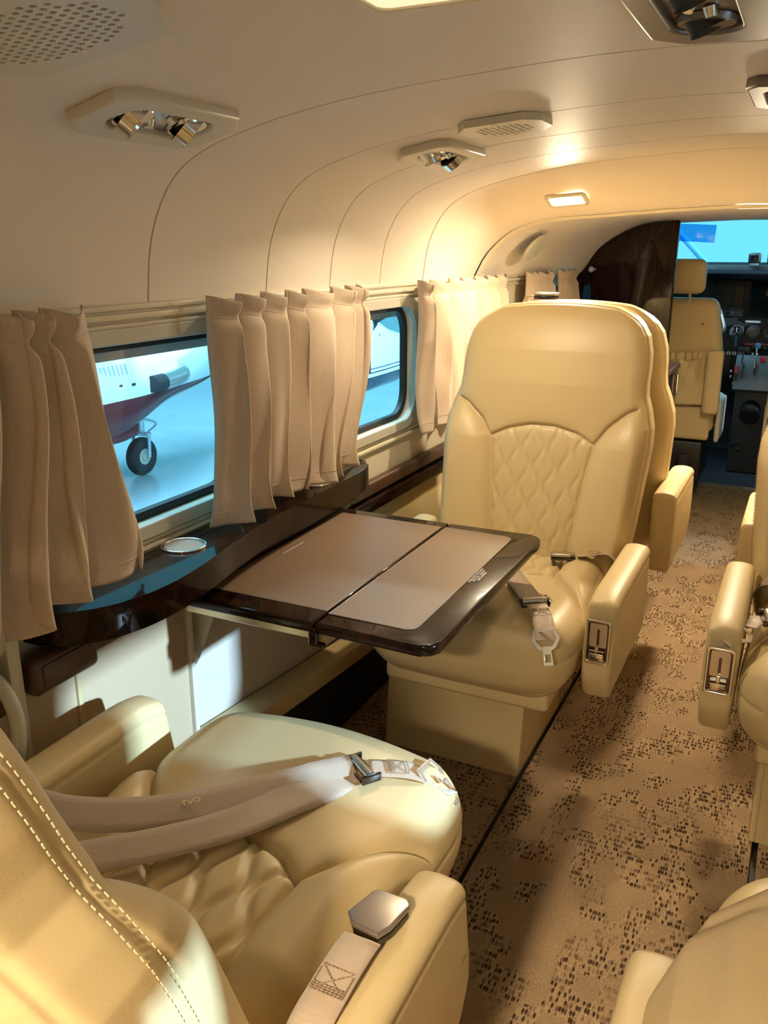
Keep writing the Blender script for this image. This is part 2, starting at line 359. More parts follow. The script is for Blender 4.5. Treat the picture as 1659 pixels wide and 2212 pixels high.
o=struct(loft_shell('ceiling',st))
# bead of the last ring and the forward ceiling
st=[(2.682,fB-outn(fB)*.004),(2.690,fB-outn(fB)*.012),(2.702,fB-outn(fB)*.012),(2.708,fB-outn(fB)*.002)]
o=struct(loft_shell('trim_1',st,'trim'))
st=[(2.705,fB+outn(fB)*.004)]+[(2.705+1.75*k/10,(fB+outn(fB)*.004)*(1-min(1,k/7))+fD*min(1,k/7)) for k in range(1,11)]
o=struct(loft_shell('ceiling',st))
# crown line groove lengthwise is absent; outer skin so that no light leaks in
def outer_skin(name,y0,y1,side):
    pts=[(-1.06,1.02),(-1.06,1.2),(-1.0,1.36),(-.85,1.45),(-.5,1.50),(XC,1.51)]
    if side=='right': pts=[(2*XC-x,z) for x,z in pts]
    V=[(x,y,z) for y in (y0,y1) for x,z in pts]; n=len(pts); F=[(j,j+1,j+1+n,j+n) for j in range(n-1)]
    return struct(mk(name,V,F,'white',None,False))
outer_skin('trim_2',-1.0,4.5,'left'); outer_skin('trim_3',-1.0,4.5,'right')
WIN=[(.0,.46),(.86,1.40),(1.79,2.235),(2.66,3.08),(3.50,3.86)]
WZ0,WZ1=.742,1.056
def wall(name,x,sgn,wins):
    # outline in (y,z) -> world: xf maps (px,py,pz)->(x+pz*?, px, py)
    xf=Matrix(((0,0,1,x),(1,0,0,0),(0,1,0,0),(0,0,0,1)))
    holes=[rrect(b-a,WZ1-WZ0,.075,8,(a+b)/2,(WZ0+WZ1)/2)[::-1] for a,b in wins]
    outer=[(-.95,0),(4.45,0),(4.45,1.12),(-.95,1.12)]
    return struct(holed(name,outer,holes,.03,'trim',None,xf))
wall('wall_left',-1.015,-1,WIN)
WINR=[(.0,.46),(.86,1.30)]+WIN[2:]
wall('wall_right',.6+.015,1,WINR)
def window(idx,a,b,x,sg):
    """sg=-1 left wall (outside is -x)"""
    xf=lambda dx:Matrix(((0,0,1,x+dx),(1,0,0,0),(0,1,0,0),(0,0,0,1)))
    cy,cz=(a+b)/2,(WZ0+WZ1)/2; w,h=b-a,WZ1-WZ0
    fr=holed('window_%d'%idx,rrect(w+.056,h+.050,.095,8,cy,cz),[rrect(w-.004,h-.004,.075,8,cy,cz)[::-1]],.012,'greytrim',None,xf(-sg*.005),.003); struct(fr)
    # reveal, rubber seal, pane
    holed('seal',rrect(w+.01,h+.01,.08,8,cy,cz),[rrect(w-.030,h-.030,.065,8,cy,cz)[::-1]],.018,'rubber',fr,xf(sg*.028),.003)
    prism('pane',rrect(w+.004,h+.004,.078,8,cy,cz),-.0015,.0015,'glass',fr,xf(sg*.034),0)
    return fr
for i,(a,b) in enumerate(WIN): window(i+1,a,b,-1.0,-1)
for i,(a,b) in enumerate(WINR): window(i+6,a,b,.6,1)
# curtain rail and the reveal ledge under it
def railp(name,x,sg):
    bm=bmesh.new()
    for z,d,h in ((1.098,.016,.010),(1.084,.012,.007),(1.112,.012,.009)): add_box(bm,(x+sg*d/2,1.75,z),(d,5.3,h),None,.002,2)
    add_box(bm,(x+sg*.003,1.75,1.098),(.006,5.3,.04),None,.001,1)
    return struct(frombm(name,bm,'trim'))
railp('trim_4',-1.0,1); railp('trim_5',.6,-1)
# sill line under the windows
bm=bmesh.new(); add_box(bm,(-.996,1.75,.700),(.014,5.3,.010),None,.003,2); add_box(bm,(-.998,1.75,.712),(.008,5.3,.006),None,.002,2); struct(frombm('trim_6',bm,'trim'))
# rear and front closing walls
struct(box('wall_back',(XC,-.96,.75),(2.0,.03,1.6),'liner',bev=0))
# floor with the two seat-track slots
bm=bmesh.new()
for x0,x1 in ((-1.03,-.494),(-.482,.029),(.041,.63)): add_box(bm,((x0+x1)/2,1.9,-.012),(x1-x0,5.75,.024),None,.004,2)
struct(frombm('floor',bm,'carpet'))
bm=bmesh.new()
for x in (-.488,.035): add_box(bm,(x,1.9,-.02),(.012,5.75,.012),None,0)
add_box(bm,(-.2,1.9,-.04),(1.7,5.8,.02)); struct(frombm('trim_7',bm,'black'))
# lower left wall dressing
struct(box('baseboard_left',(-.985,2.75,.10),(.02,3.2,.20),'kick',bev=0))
struct(box('trim_8',(-.983,.42,.30),(.022,1.46,.56),'texpanel',bev=.003))
struct(box('trim_9',(-.978,1.155,.30),(.030,.012,.56),'trim',bev=.003))
struct(box('trim_10',(-.972,.762,.45),(.030,.026,1.02),'trim',bev=.008))
struct(box('trim_11',(-.980,.882,.42),(.026,.010,.30),'beam',bev=.003))
# dark strip along the wall forward of the ledge: padded upper band and glossy lower band
bm=bmesh.new(); add_box(bm,(-.985,2.86,.604),(.026,2.10,.036),None,.006,3); struct(frombm('trim_12',bm,'brown'))
bm=bmesh.new(); add_box(bm,(-.980,2.86,.563),(.034,2.10,.034),None,.004,3); struct(frombm('trim_13',bm,'wood'))
struct(box('trim_14',(-.99,2.86,.36),(.012,2.10,.37),'beam',bev=.002))
# ================================================================= CABIN SEATS (local frame: faces +Y, y=0 at the foot of the backrest)
WT=[(.36,.228),(.42,.234),(.48,.243),(.55,.251),(.64,.258),(.74,.265),(.785,.263),(.825,.2525),(.858,.2405),(.89,.2375),(.92,.2385),(.96,.236),(1.0,.226),(1.03,.212),(1.05,.196),(1.065,.178),(1.08,.150)]
LEAN=.28
def mirror(L): return [(-a,b) for a,b in L]
WING=[(.098,.40),(.102,.49),(.112,.585),(.121,.665),(.134,.742),(.163,.785),(.205,.822),(.250,.842),(.29,.85)]
ARC=[(-.134,.740),(-.09,.764),(-.03,.778),(.03,.778),(.09,.764),(.134,.742)]
def ogee(a,b,wx=.0335,per=.092,am=.25):
    """distance-like field to the stitched ogee lines; a across, b along"""
    best=np.full(a.shape,9.)
    k0=np.round(a/wx)
    for dk in (-1,0,1):
        k=k0+dk; sgn=np.where(np.mod(k,2)==0,1,-1)
        x=wx*(k+am*sgn*np.cos(2*PI*b/per)); best=np.minimum(best,np.abs(a-x)/np.sqrt(1+(am*2*PI/per*wx*np.sin(2*PI*b/per))**2))
    return best
def wingx(z): 
    W_=np.array(WING); return np.interp(z,W_[:,1],W_[:,0])
def back_def(V,N):
    x,y,z=V[:,0].copy(),V[:,1].copy(),V[:,2].copy()      # box centred at 0, half (.235,.055,.345)
    zw=z+.345+.385                                       # world-like height
    sc=lerp(zw,WT)/.235; X=x*sc
    top=np.clip((zw-.96)/.10,0,1)
    front=np.clip(N[:,1]/.95,0,1)**1.3; back=np.clip((-N[:,1]-.15)/.5,0,1)
    ax=np.abs(X); wx=wingx(zw)
    # wings stand proud, the quilted centre is slightly dished, the head area is gently domed
    inw=1/(1+np.exp(-(ax-wx)/.010)); low=1/(1+np.exp((zw-(.80+.0*ax))/.02))
    bulge=.036*inw*low*(1-np.exp(-np.clip(ax-wx,0,1)/.035))*(lambda q:q*q*(3-2*q))(np.clip((.880-zw)/.075,0,1))
    P=np.stack([X,zw],1)
    d=np.minimum(polydist(P,WING),polydist(P,mirror(WING))); d=np.minimum(d,polydist(P,ARC)); d=d+.02*np.clip((ax-.225)/.02,0,1)
    g=.0075*np.exp(-(d/.0040)**2)+.003*np.exp(-(d/.013)**2)
    arcz=np.interp(X,[p[0] for p in ARC],[p[1] for p in ARC])
    ins=(ax<wx-.004)&(zw<arcz-.004)
    q=ogee(X,zw-.40); quilt=np.where(ins,.0030*(1-np.exp(-(q/.0052)**2))-.0045,0)
    head=.010*np.cos(np.clip(ax/.25,0,1)*PI/2)*np.clip((zw-.78)/.1,0,1)*(1-top)
    Y=y+front*(bulge-g+quilt+head)
    # thickness fades to the top, rounded shoulder
    Y=Y*(1-.18*top**2)
    # rim seam that runs round the side of the pad
    rim=np.abs(N[:,1]-.30); side=(np.abs(N[:,0])>.5)|(N[:,2]>.5)
    nr=np.where(side,.0035*np.exp(-((y-.030)/.0035)**2)+.0035*np.exp(-((y+.030)/.0035)**2),0)
    X=X-N[:,0]*nr; zz=zw-N[:,2]*nr
    zz=zz-.020*np.clip(zw-1.0,0,1)/.08*(ax/.2)**2 +.006*back*top
    Y=Y-.055-LEAN*(zz-.42)
    return np.stack([X,Y,zz],1)
CW=[(.112,-.02),(.112,.06),(.118,.148),(.150,.20),(.185,.245),(.218,.292),(.26,.33)]
CARC=[(-.118,.148),(-.07,.175),(-.02,.190),(.03,.190),(.08,.175),(.118,.148)]
def cush_def(V,N):
    x,y,z=V[:,0].copy(),V[:,1].copy(),V[:,2].copy()      # half (.220,.245,.085), centre y=.225 z=.395
    yy=y+.225; t=np.clip(yy/.47,0,1)
    w=1+.055*np.sin(np.clip((yy-.05)/.42,0,1)*PI*.62)-.10*np.clip((yy-.36)/.11,0,1)**2
    low=np.clip((-z)/.085,0,1); w=w*(1-.12*low**1.5)
    X=x*w; topf=np.clip((N[:,2]-.1)/.6,0,1); ax=np.abs(X)
    crown=.020*np.cos(np.clip(ax/.24,0,1)*PI/2)*np.sin(np.clip(t*1.1,0,1)*PI/2)-.03*np.clip((.12-yy)/.14,0,1)**2*0
    P=np.stack([X,yy],1)
    cw=np.array(CW); wx=np.interp(yy,cw[:,1],cw[:,0])
    wing=1/(1+np.exp(-(ax-wx)/.006)); bul=.014*wing*np.sin(np.clip((ax-wx)/.09,0,1)*PI)**.6*np.clip((.30-yy)/.06,0,1)
    d=np.minimum(polydist(P,CW),polydist(P,mirror(CW))); d=np.minimum(d,polydist(P,CARC))
    g=.013*np.exp(-(d/.0042)**2)+.005*np.exp(-(d/.014)**2)
    arcy=np.interp(X,[p[0] for p in CARC],[p[1] for p in CARC]); ins=(ax<wx-.004)&(yy<arcy-.004)
    q=ogee(X+.018,yy,.036,.115,.26); quilt=np.where(ins,.0080*(1-np.exp(-(q/.0068)**2))-.0085,0)
    Z=z+topf*(crown+bul-g+quilt)
    # front nose: bulges forward, tucks back towards the apron
    nose=np.clip((N[:,1]-.1)/.6,0,1); Y=yy+nose*(.018*np.cos(np.clip(ax/.24,0,1)*PI/2)-.030*low**1.3)
    sd=np.abs(N[:,0])>.5; X=X-np.sign(N[:,0])*np.where(sd,.003*np.exp(-((z-.02)/.004)**2),0)
    fr=np.where(N[:,1]>.5,.003*np.exp(-((z+.062)/.004)**2),0); Y=Y-fr
    return np.stack([X,Y,Z+.395],1)
def arm_def(V,N):
    x,y,z=V[:,0].copy(),V[:,1].copy(),V[:,2].copy()      # half (.031,.20,.100)
    X=x*(1-.10*np.clip(-z/.1,0,1)); Y=y+np.where(y>0,.018*np.clip(-z/.1,-1,1)*np.clip(y/.2,0,1)*np.where(z>-.06,1,1),0)
    Y=Y-.035*np.clip((-z-.045)/.055,0,1)**1.5*np.clip(y/.2,0,1)
    Z=z+.006*np.cos(np.clip(np.abs(x)/.031,0,1)*PI/2)*(N[:,2]>.5)-.012*np.clip((y-.12)/.08,0,1)**2*(z>0)
    g=.0022*np.exp(-((z-.088)/.0028)**2)*(np.abs(N[:,0])>.5)
    return np.stack([X-np.sign(N[:,0])*g,Y,Z],1)
BACK=softbox((.235,.055,.345),.040,.0031,back_def)
CUSH=softbox((.220,.245,.085),.058,.0036,cush_def)
ARM=softbox((.031,.20,.108),.012,.005,arm_def)
def meshof(name,VF,m):
    V,F=VF; me=bpy.data.meshes.new(name); me.vertices.add(len(V)); me.vertices.foreach_set('co',V.astype(np.float32).ravel())
    me.loops.add(F.size); me.loops.foreach_set('vertex_index',F.astype(np.int32).ravel())
    me.polygons.add(len(F)); me.polygons.foreach_set('loop_start',np.arange(0,F.size,4,dtype=np.int32)); me.polygons.foreach_set('loop_total',np.full(len(F),4,dtype=np.int32))
    me.update(calc_edges=True); me.validate(); me.polygons.foreach_set('use_smooth',[True]*len(me.polygons)); me.materials.append(MT[m]); return me
MB_,MC_,MA_=meshof('backrest',BACK,'leather'),meshof('cushion',CUSH,'leather'),meshof('armrest',ARM,'leather')
def inst(name,me,parent,loc=(0,0,0),rz=0):
    o=bpy.data.objects.new(name,me); link(o,parent); o.location=loc; o.rotation_euler=(0,0,rz); return o
def stitches(name,paths,parent,L=.0045,gap=.0035,r=.0007,m='thread'):
    bm=bmesh.new()
    for P in paths:
        P=np.array(P); seg=np.linalg.norm(np.diff(P,axis=0),axis=1); cum=np.r_[0,np.cumsum(seg)]; s=0
        while s+L<cum[-1]:
            a=[np.interp(s,cum,P[:,i]) for i in range(3)]; b=[np.interp(s+L,cum,P[:,i]) for i in range(3)]
            add_cyl(bm,a,b,r,None,5); s+=L+gap
    return frombm(name,bm,m,parent,60)
def control_plate(arm,ytip):
    """chrome framed recline control let into the front face of an armrest"""
    xf=Matrix(((-1,0,0,0),(0,0,1,ytip+.0035),(0,1,0,.027),(0,0,0,1)))@rotx(math.radians(-2))
    fr=holed('control_frame',rrect(.050,.094,.006,4),[rrect(.040,.083,.004,4)[::-1]],.006,'chrome',arm,xf,.0015)
    bm=bmesh.new(); add_box(bm,(0,0,-.004),(.041,.084,.003),None,0)
    bmesh.ops.transform(bm,matrix=xf,verts=bm.verts); frombm('control_recess',bm,'darksteel',arm)
    pl=holed('slotted_plate',rrect(.034,.050,.003,3,0,.014),[rrect(.0055,.036,.0027,4,0,.010)[::-1]],.0025,'steel',arm,xf@Matrix.Translation((0,0,-.0015)))
    bm=bmesh.new(); add_box(bm,(0,-.031,.002),(.030,.016,.006),None,.0025,2); add_box(bm,(0,-.019,.001),(.030,.004,.005),None,.001,1); add_box(bm,(0,-.015,.004),(.007,.012,.006),None,.001,1)
    bmesh.ops.transform(bm,matrix=xf,verts=bm.verts); frombm('recline_lever',bm,'chrome',arm)
BK={}
def seat(label,loc,rz,arms,pedx=0,plate=None,group=None,recline=0,backdy=0):
    """arms: list of (side, tip y, half-length scale, z top)"""
    t=thing('cabin_seat',label,'seat',loc,rz,group)
    bko=inst('backrest',MB_,t); c=inst('cushion',MC_,t)
    BK[t.name]=bko; bko.matrix_local=Matrix.Translation((0,-.03+backdy,.42))@rotx(math.radians(recline))@Matrix.Translation((0,.03,-.42))
    for side,tip,ztop,off in arms:
        a=inst('armrest',MA_,t,(side*off,tip-.2,ztop-.108))
        if plate==side: control_plate(a,.2)
    # upholstered apron under the cushion, frame and pedestal
    bm=bmesh.new(); add_box(bm,(0,.215,.300),(.372,.405,.045),None,.012,3); frombm('apron',bm,'leather',t)
    bm=bmesh.new(); add_box(bm,(pedx*.5,.12,.262),(.30,.30,.05),None,.005,1); frombm('seat_frame',bm,'black',t)
    pv=[(-.182,.0,0),(.182,.0,0)]
    prof=[(.255,0.0),(.232,.205),(.215,.222),(-.12,.222),(-.12,0.0)]
    xf=Matrix(((0,0,1,pedx),(1,0,0,0),(0,1,0,0),(0,0,0,1)))
    p=prism('pedestal',prof,-.176,.176,'leather',t,xf,.006,3)
    # welt lines on the pedestal front
    L=[(pedx+.176-.012,.2575,.004),(pedx+.176-.012,.2355,.197),(pedx-.166,.2355,.197)]
    tube('welt',L,.0016,'leather',p,6)
    return t
def ar(y1,y2,xo=.272,z1=.528,z2=.528): return [(1,y1,z1,xo),(-1,y2,z2,xo)]
A=seat('cream leather cabin seat facing the camera behind the fold-out table',(-.575,1.98,0),PI,ar(.38,.38),.09,-1,'cream leather cabin seats')
B=seat('cream leather seat in the lower left foreground with two loose belt straps across its cushion',(-.582,.565,0),0,[(1,.215,.528,.285),(-1,.385,.528,.285)],-.05,None,'cream leather cabin seats',6,-.075)
C=seat('cream leather seat at the right edge across the aisle facing the camera',(.195,1.975,0),PI,ar(.40,.38,.266),0,1,'cream leather cabin seats')
D=seat('cream leather seat in the bottom right corner seen from behind',(.215,.525,0),0,ar(.27,.245,.268),0,None,'cream leather cabin seats',3,-.06)
E_=seat('cream leather seat directly behind the seat at the table, facing the cockpit',(-.562,2.545,0),0,ar(.12,.12,.274,.585,.56),0,None,'cream leather cabin seats')
F_=seat('cream leather seat behind the right aisle seat, only its aisle armrest showing',(.205,2.555,0),0,ar(.12,.12,.27,.528,.528),0,None,'cream leather cabin seats')
# visible double stitching on the shoulder seam of the near seat and the headrest of the seat at the table
def backpt(x,z,yl): return (x,yl-.055-LEAN*(z-.42),z)
rimP=[]
for zz in np.linspace(.46,1.0,60): rimP.append((lerp(zz,WT),zz))
bk=BK[B.name]
for dy in (.0245,.0355):
    stitches('stitching',[[(x+.0008,dy-.055-LEAN*(z-.42),z) for x,z in rimP]],bk,.0042,.0035,.0006)
bk=BK[C.name]
for dy in (.0245,.0355): stitches('stitching',[[(x+.0008,dy-.055-LEAN*(z-.42),z) for x,z in rimP]],bk,.004,.004,.0007,'yarn')
# ---- seat belt hardware, built in a flat local frame (x across the strap, y along it, z up)
def frame_at(p,ydir,up):
    y=Vector(ydir).normalized(); z=Vector(up); z=(z-y*z.dot(y)).normalized(); x=y.cross(z)
    return Matrix(((x.x,y.x,z.x,p[0]),(x.y,y.y,z.y,p[1]),(x.z,y.z,z.z,p[2]),(0,0,0,1)))
def adjuster(par,xf,m1='chrome'):
    bm=bmesh.new()
    for s in (-1,1): add_box(bm,(s*.0285,0,.004),(.0035,.030,.013),None,.0012,2)
    for yy in (-.0125,.0125): add_box(bm,(0,yy,.0),(.055,.0035,.004),None,.001,1)
    bmesh.ops.transform(bm,matrix=xf,verts=bm.verts); fr=frombm('adjuster_frame',bm,'darksteel',par)
    bm=bmesh.new(); add_cyl(bm,(-.026,0,.006),(.026,0,.006),.0072,None,20); bmesh.ops.transform(bm,matrix=xf,verts=bm.verts); frombm('adjuster_bar',bm,'steel',par)
def tongue(par,xf):
    ring=[(-.006,.030),(-.016,.022),(-.024,.006),(-.018,-.010),(.018,-.010),(.024,.006),(.016,.022),(.006,.030)]
    out=[(-.0085,.030),(-.010,.058),(.010,.058),(.0085,.030),(.019,.024),(.0285,.006),(.022,-.014),(-.022,-.014),(-.0285,.006),(-.019,.024)]
    hole1=[(-.011,.020),(-.021,.006),(-.016,-.008),(.016,-.008),(.021,.006),(.011,.020)]
    hole2=[(-.0055,.036),(-.0055,.051),(.0055,.051),(.0055,.036)]
    holed('belt_tongue',out,[hole1,hole2],.0036,'tongue',par,xf@Matrix.Translation((0,0,.002)),.0008)
def buckle(par,xf,m='cover'):
    plan=[(-.012,-.028),(.022,-.030),(.026,-.012),(.024,.024),(.016,.032),(-.020,.030),(-.024,.022),(-.026,-.016)]
    prism('buckle_body',[(x*.95,y*.95) for x,y in plan],0,.009,'darksteel',par,xf,.002)
    prism('buckle_lid',plan,.009,.016,m,par,xf,.0025)
def xstitch(par,xf,w=.040,h=.030,m='yarn'):
    P=[]; x0,x1,y0,y1=-w/2,w/2,0,h
    for k in range(4): P.append([(x0,y0+k*.0025,.0016),(x1,y0+k*.0025,.0016)])
    P.append([(x0,y1,.0016),(x1,y1,.0016)])
    P+= [[(x0,y0,.0016),(x1,y1,.0016)],[(x0,y1,.0016),(x1,y0,.0016)],[(x0,y0,.0016),(x0,y1,.0016)],[(x1,y0,.0016),(x1,y1,.0016)]]
    P=[[tuple(xf@Vector(p)) for p in q] for q in P]; stitches('bar_tack',P,par,.003,.0012,.0006,m)
def loc(par,p):   # world point -> seat local
    return tuple(par.matrix_world.inverted()@Vector(p)) if False else tuple((Matrix.Translation(par.location)@Matrix.Rotation(par.rotation_euler.z,4,'Z')).inverted()@Vector(p))
def ldir(par,d): return tuple(Matrix.Rotation(-par.rotation_euler.z,4,'Z').to_3x3()@Vector(d))
# -- near left seat: two straps crossing the cushion, joined at the adjuster
def L_(par,pts): return [loc(par,p) for p in pts]
s1=strap('belt_strap',L_(B,[(-.83,.645,.520),(-.765,.655,.520),(-.70,.69,.515),(-.62,.755,.512),(-.55,.840,.511),(-.494,.918,.503)]),[(.05,-1,-.30)]*6,.050,.0018,'webbing',B)
s2=strap('belt_strap',L_(B,[(-.76,.575,.500),(-.70,.618,.503),(-.63,.680,.505),(-.575,.745,.506),(-.535,.820,.506),(-.497,.905,.500)]),[(.55,-1,-.25)]*6,.050,.0018,'webbing',B)
xf=frame_at(loc(B,(-.487,.925,.500)),(.55,.8,-.02),(0,0,1)); adjuster(s1,xf)
s3=strap('belt_strap',L_(B,[(-.478,.932,.503),(-.44,.955,.498),(-.415,.968,.490),(-.395,.978,.478),(-.383,.983,.470),(-.395,.990,.478)]),[(.55,-.85,0)]*6,.040,.004,'webbing',B)
xstitch(s3,frame_at(loc(B,(-.455,.946,.5035)),(.7,.45,-.15),(0,0,1)),.032,.028)
tongue(s3,frame_at(loc(B,(-.408,.980,.487)),(.75,-.1,-.6),(.4,.1,.8)))
text('belt_tag','TSO',.014,'thread',s1,frame_at(loc(B,(-.640,.742,.5195)),(.6,.75,0.0),(0,0,1))@rotz(PI/2))
s4=strap('belt_strap',L_(B,[(-.305,.40,.43),(-.318,.45,.50),(-.322,.50,.535),(-.322,.545,.545),(-.322,.585,.548),(-.322,.610,.546)]),[(1,.1,.0)]*6,.040,.003,'webbing',B)
xstitch(s4,frame_at(loc(B,(-.322,.535,.5465)),(0,1,.1),(0,0,1)),.034,.028)
buckle(s4,frame_at(loc(B,(-.322,.645,.535)),(.18,1,-.05),(-.1,0,1)))
# -- seat at the table
s=strap('belt_strap',L_(A,[(-.60,1.86,.478),(-.55,1.78,.497),(-.505,1.70,.507),(-.465,1.64,.508),(-.448,1.612,.507)]),[(.8,.6,0)]*5,.046,.0018,'webbing',A)
xf=frame_at(loc(A,(-.438,1.598,.506)),ldir(A,(.55,-.8,-.12)),(0,0,1)); adjuster(s,xf)
s=strap('belt_strap',L_(A,[(-.430,1.588,.508),(-.415,1.563,.507),(-.402,1.538,.501),(-.391,1.517,.489),(-.384,1.502,.474)]),[ldir(A,(.86,.5,0))]*5,.042,.004,'webbing',A)
xstitch(s,frame_at(loc(A,(-.417,1.566,.5095)),ldir(A,(.5,-.9,-.15)),ldir(A,(.0,-.1,1))),.034,.026)
tongue(s,frame_at(loc(A,(-.386,1.506,.482)),ldir(A,(.30,-.42,-.95)),ldir(A,(0,-1,.4))))
s=strap('belt_strap',L_(A,[(-.335,1.99,.42),(-.345,1.975,.48),(-.365,1.96,.505),(-.400,1.945,.502),(-.430,1.935,.498)]),[(.1,1,.3)]*5,.042,.003,'webbing',A)
xstitch(s,frame_at(loc(A,(-.380,1.95,.5065)),ldir(A,(-1,-.2,0)),(0,0,1)),.032,.026)
buckle(s,frame_at(loc(A,(-.462,1.925,.490)),ldir(A,(-1,-.25,-.05)),(0,-.2,1)),'steel')
# -- right aisle seat
s=strap('belt_strap',L_(C,[(.10,1.74,.49),(.04,1.72,.505),(-.01,1.70,.510),(-.035,1.66,.508)]),[ldir(C,(.3,1,0))]*4,.042,.003,'webbing',C)
tongue(s,frame_at(loc(C,(-.047,1.640,.506)),ldir(C,(-.35,-.9,-.15)),(-.5,0,.8)))
xf=frame_at(loc(C,(.0,1.705,.512)),ldir(C,(1,.2,.1)),(0,0,1)); adjuster(s,xf)
s=strap('belt_strap',L_(C,[(-.045,1.98,.43),(-.03,1.95,.49),(.0,1.93,.515),(.05,1.92,.51)]),[ldir(C,(.2,1,.2))]*4,.044,.003,'webbing',C)
# -- corner seat
s=strap('belt_strap',L_(D,[(.05,.56,.47),(.04,.60,.50),(.03,.65,.51),(.022,.69,.506)]),[ldir(D,(1,0,0))]*4,.042,.003,'webbing',D)
buckle(s,frame_at(loc(D,(.012,.72,.500)),ldir(D,(-.3,1,-.05)),(0,0,1)),'chrome')
# -- belt end lying on top of the seat backs
s=strap('belt_strap',L_(E_,[(-.70,2.285,1.050),(-.685,2.270,1.078),(-.665,2.255,1.085),(-.645,2.262,1.083)]),[ldir(E_,(.2,1,0))]*4,.03,.003,'webbing',E_)
buckle(s,frame_at(loc(E_,(-.63,2.255,1.078)),ldir(E_,(1,.1,0)),(0,0,1)),'steel')
# ================================================================= LEDGE, CUP HOLDERS, TABLE
lp=[(-.997,.800),(-.935,.808),(-.885,.850),(-.857,.915),(-.850,1.00),(-.862,1.10),(-.880,1.20),(-.895,1.33),(-.902,1.50),(-.906,1.68),(-.912,1.76),(-.932,1.82),(-.965,1.845),(-.997,1.85)]
lp=[tuple(p) for p in spline(lp,60)]
LG=thing('side_ledge','glossy dark wood side ledge running under the windows with two cup holders','ledge',(-.93,1.3,.64))
xf=Matrix.Translation((.93,-1.3,-.64))
prism('ledge_top',lp,.647,.700,'wood',LG,xf,.009,4)
lp2=[(x,y) for x,y in lp]; 
prism('ledge_apron',[(-.997,1.07),(-.905,1.07),(-.918,1.30),(-.925,1.74),(-.997,1.74)],.6225,.657,'wood',LG,xf,.003,2)
for (x,y) in ((-.944,1.128),(-.957,1.600)):
    h=holed('cup_holder',rrect(.080,.080,.0399,10),[rrect(.068,.068,.0339,10)[::-1]],.005,'chrome',LG,xf@Matrix.Translation((x,y,.7015)),.0015)
    prism('cup_insert',rrect(.0675,.0675,.0336,10),-.004,.0005,'cupin',h,xf@Matrix.Translation((x,y,.7005)),.0005)
TB=thing('folding_table','open bi-fold dark wood table with taupe leather inset and white placards','table',(-.68,1.40,.60))
xt=Matrix.Translation((.68,-1.40,-.60))
def leaf(name,x0,x1,round_right,z):
    r=.024
    if round_right:
        pl=[(x0,1.692),(x0,1.098)]+[(x1-r+r*math.sin(a),1.098+r-r*math.cos(a)) for a in np.linspace(0,PI/2,8)]+[(x1-r+r*math.cos(a),1.692-r+r*math.sin(a)) for a in np.linspace(0,PI/2,8)]
    else: pl=[(x0,1.692),(x0,1.098),(x1,1.098),(x1,1.692)]
    return prism(name,pl,z-.019,z,'wood',TB,xt,.0045,3)
la=leaf('inner_leaf',-.935,-.6665,False,.620); lb=leaf('outer_leaf',-.6625,-.452,True,.620)
ri=.022
pi_=[(-.918,1.150),(-.669,1.150),(-.669,1.657),(-.918,1.657)]
prism('leather_inset',pi_,.6195,.6208,'inset',la,xt,.0004,1)
po=[(-.660,1.657),(-.660,1.140)]+[(-.505-ri+ri*math.sin(a),1.140+ri-ri*math.cos(a)) for a in np.linspace(0,PI/2,8)]+[(-.505-ri+ri*math.cos(a),1.657-ri+ri*math.sin(a)) for a in np.linspace(0,PI/2,8)]
prism('leather_inset',po,.6195,.6208,'inset',lb,xt,.0004,1)
# thin bright edge of the inset
tube('inset_edge',[(x+.68,y-1.40,.0207) for x,y in po],.0009,'inset',lb,6,True)
text('placard','SECURE TABLE BEFORE LANDING',.0052,'white',la,xt@Matrix.Translation((-.887,1.397,.6212))@rotz(PI/2))
text('placard','TABLE MUST BE STOWED\nFOR TAXI, TAKEOFF\nAND LANDING',.0068,'white',lb,xt@Matrix.Translation((-.4945,1.415,.6206))@rotz(PI/2))
# slide rail under the near edge, end bracket
rl=prism('slide_rail',[(-.93,1.107),(-.672,1.107),(-.672,1.116),(-.93,1.116)],.586,.602,'aluminium',TB,xt,.001,1)
prism('slide_rail',[(-.93,1.672),(-.672,1.672),(-.672,1.681),(-.93,1.681)],.586,.602,'aluminium',TB,xt,.001,1)
bm=bmesh.new(); add_box(bm,(-.6645,1.098,.593),(.016,.010,.024),None,.002,1); add_box(bm,(-.655,1.100,.583),(.020,.012,.006),None,.002,1); bmesh.ops.transform(bm,matrix=xt,verts=bm.verts); frombm('hinge_latch',bm,'wood',TB)
# table pocket in the wall
struct(box('trim_15',(-.993,1.50,.43),(.010,.68,.36),'panel',bev=.001))
bk_=prism('table_bracket',[(-.985,.592),(-.925,.592),(-.915,.575),(-.975,.44),(-.985,.44)],-.0025,.0025,'trim',None,Matrix(((1,0,0,0),(0,0,1,1.178),(0,1,0,0),(0,0,0,1))),.0006)
tag(bk_,'small triangular cream metal bracket under the near corner of the ledge','bracket')
bm=bmesh.new(); V=[]
def beamv(x,y,z): return bm.verts.new((x,y,z))
ns=[beamv(-.985,1.17,.300),beamv(-.925,1.17,.290),beamv(-.925,1.17,.245),beamv(-.985,1.17,.245)]; fs=[beamv(-.985,2.10,.215),beamv(-.935,2.10,.205),beamv(-.935,2.10,.160),beamv(-.985,2.10,.160)]
for i in range(4): bm.faces.new((ns[i],ns[(i+1)%4],fs[(i+1)%4],fs[i]))
bm.faces.new(ns); bm.faces.new(fs)
bmesh.ops.bevel(bm,geom=list(bm.edges),offset=.005,segments=2,profile=.5,affect='EDGES'); struct(frombm('trim_16',bm,'beam'))
struct(box('trim_17',(-1.0,1.75,.10),(.02,1.6,.24),'kick',bev=0))
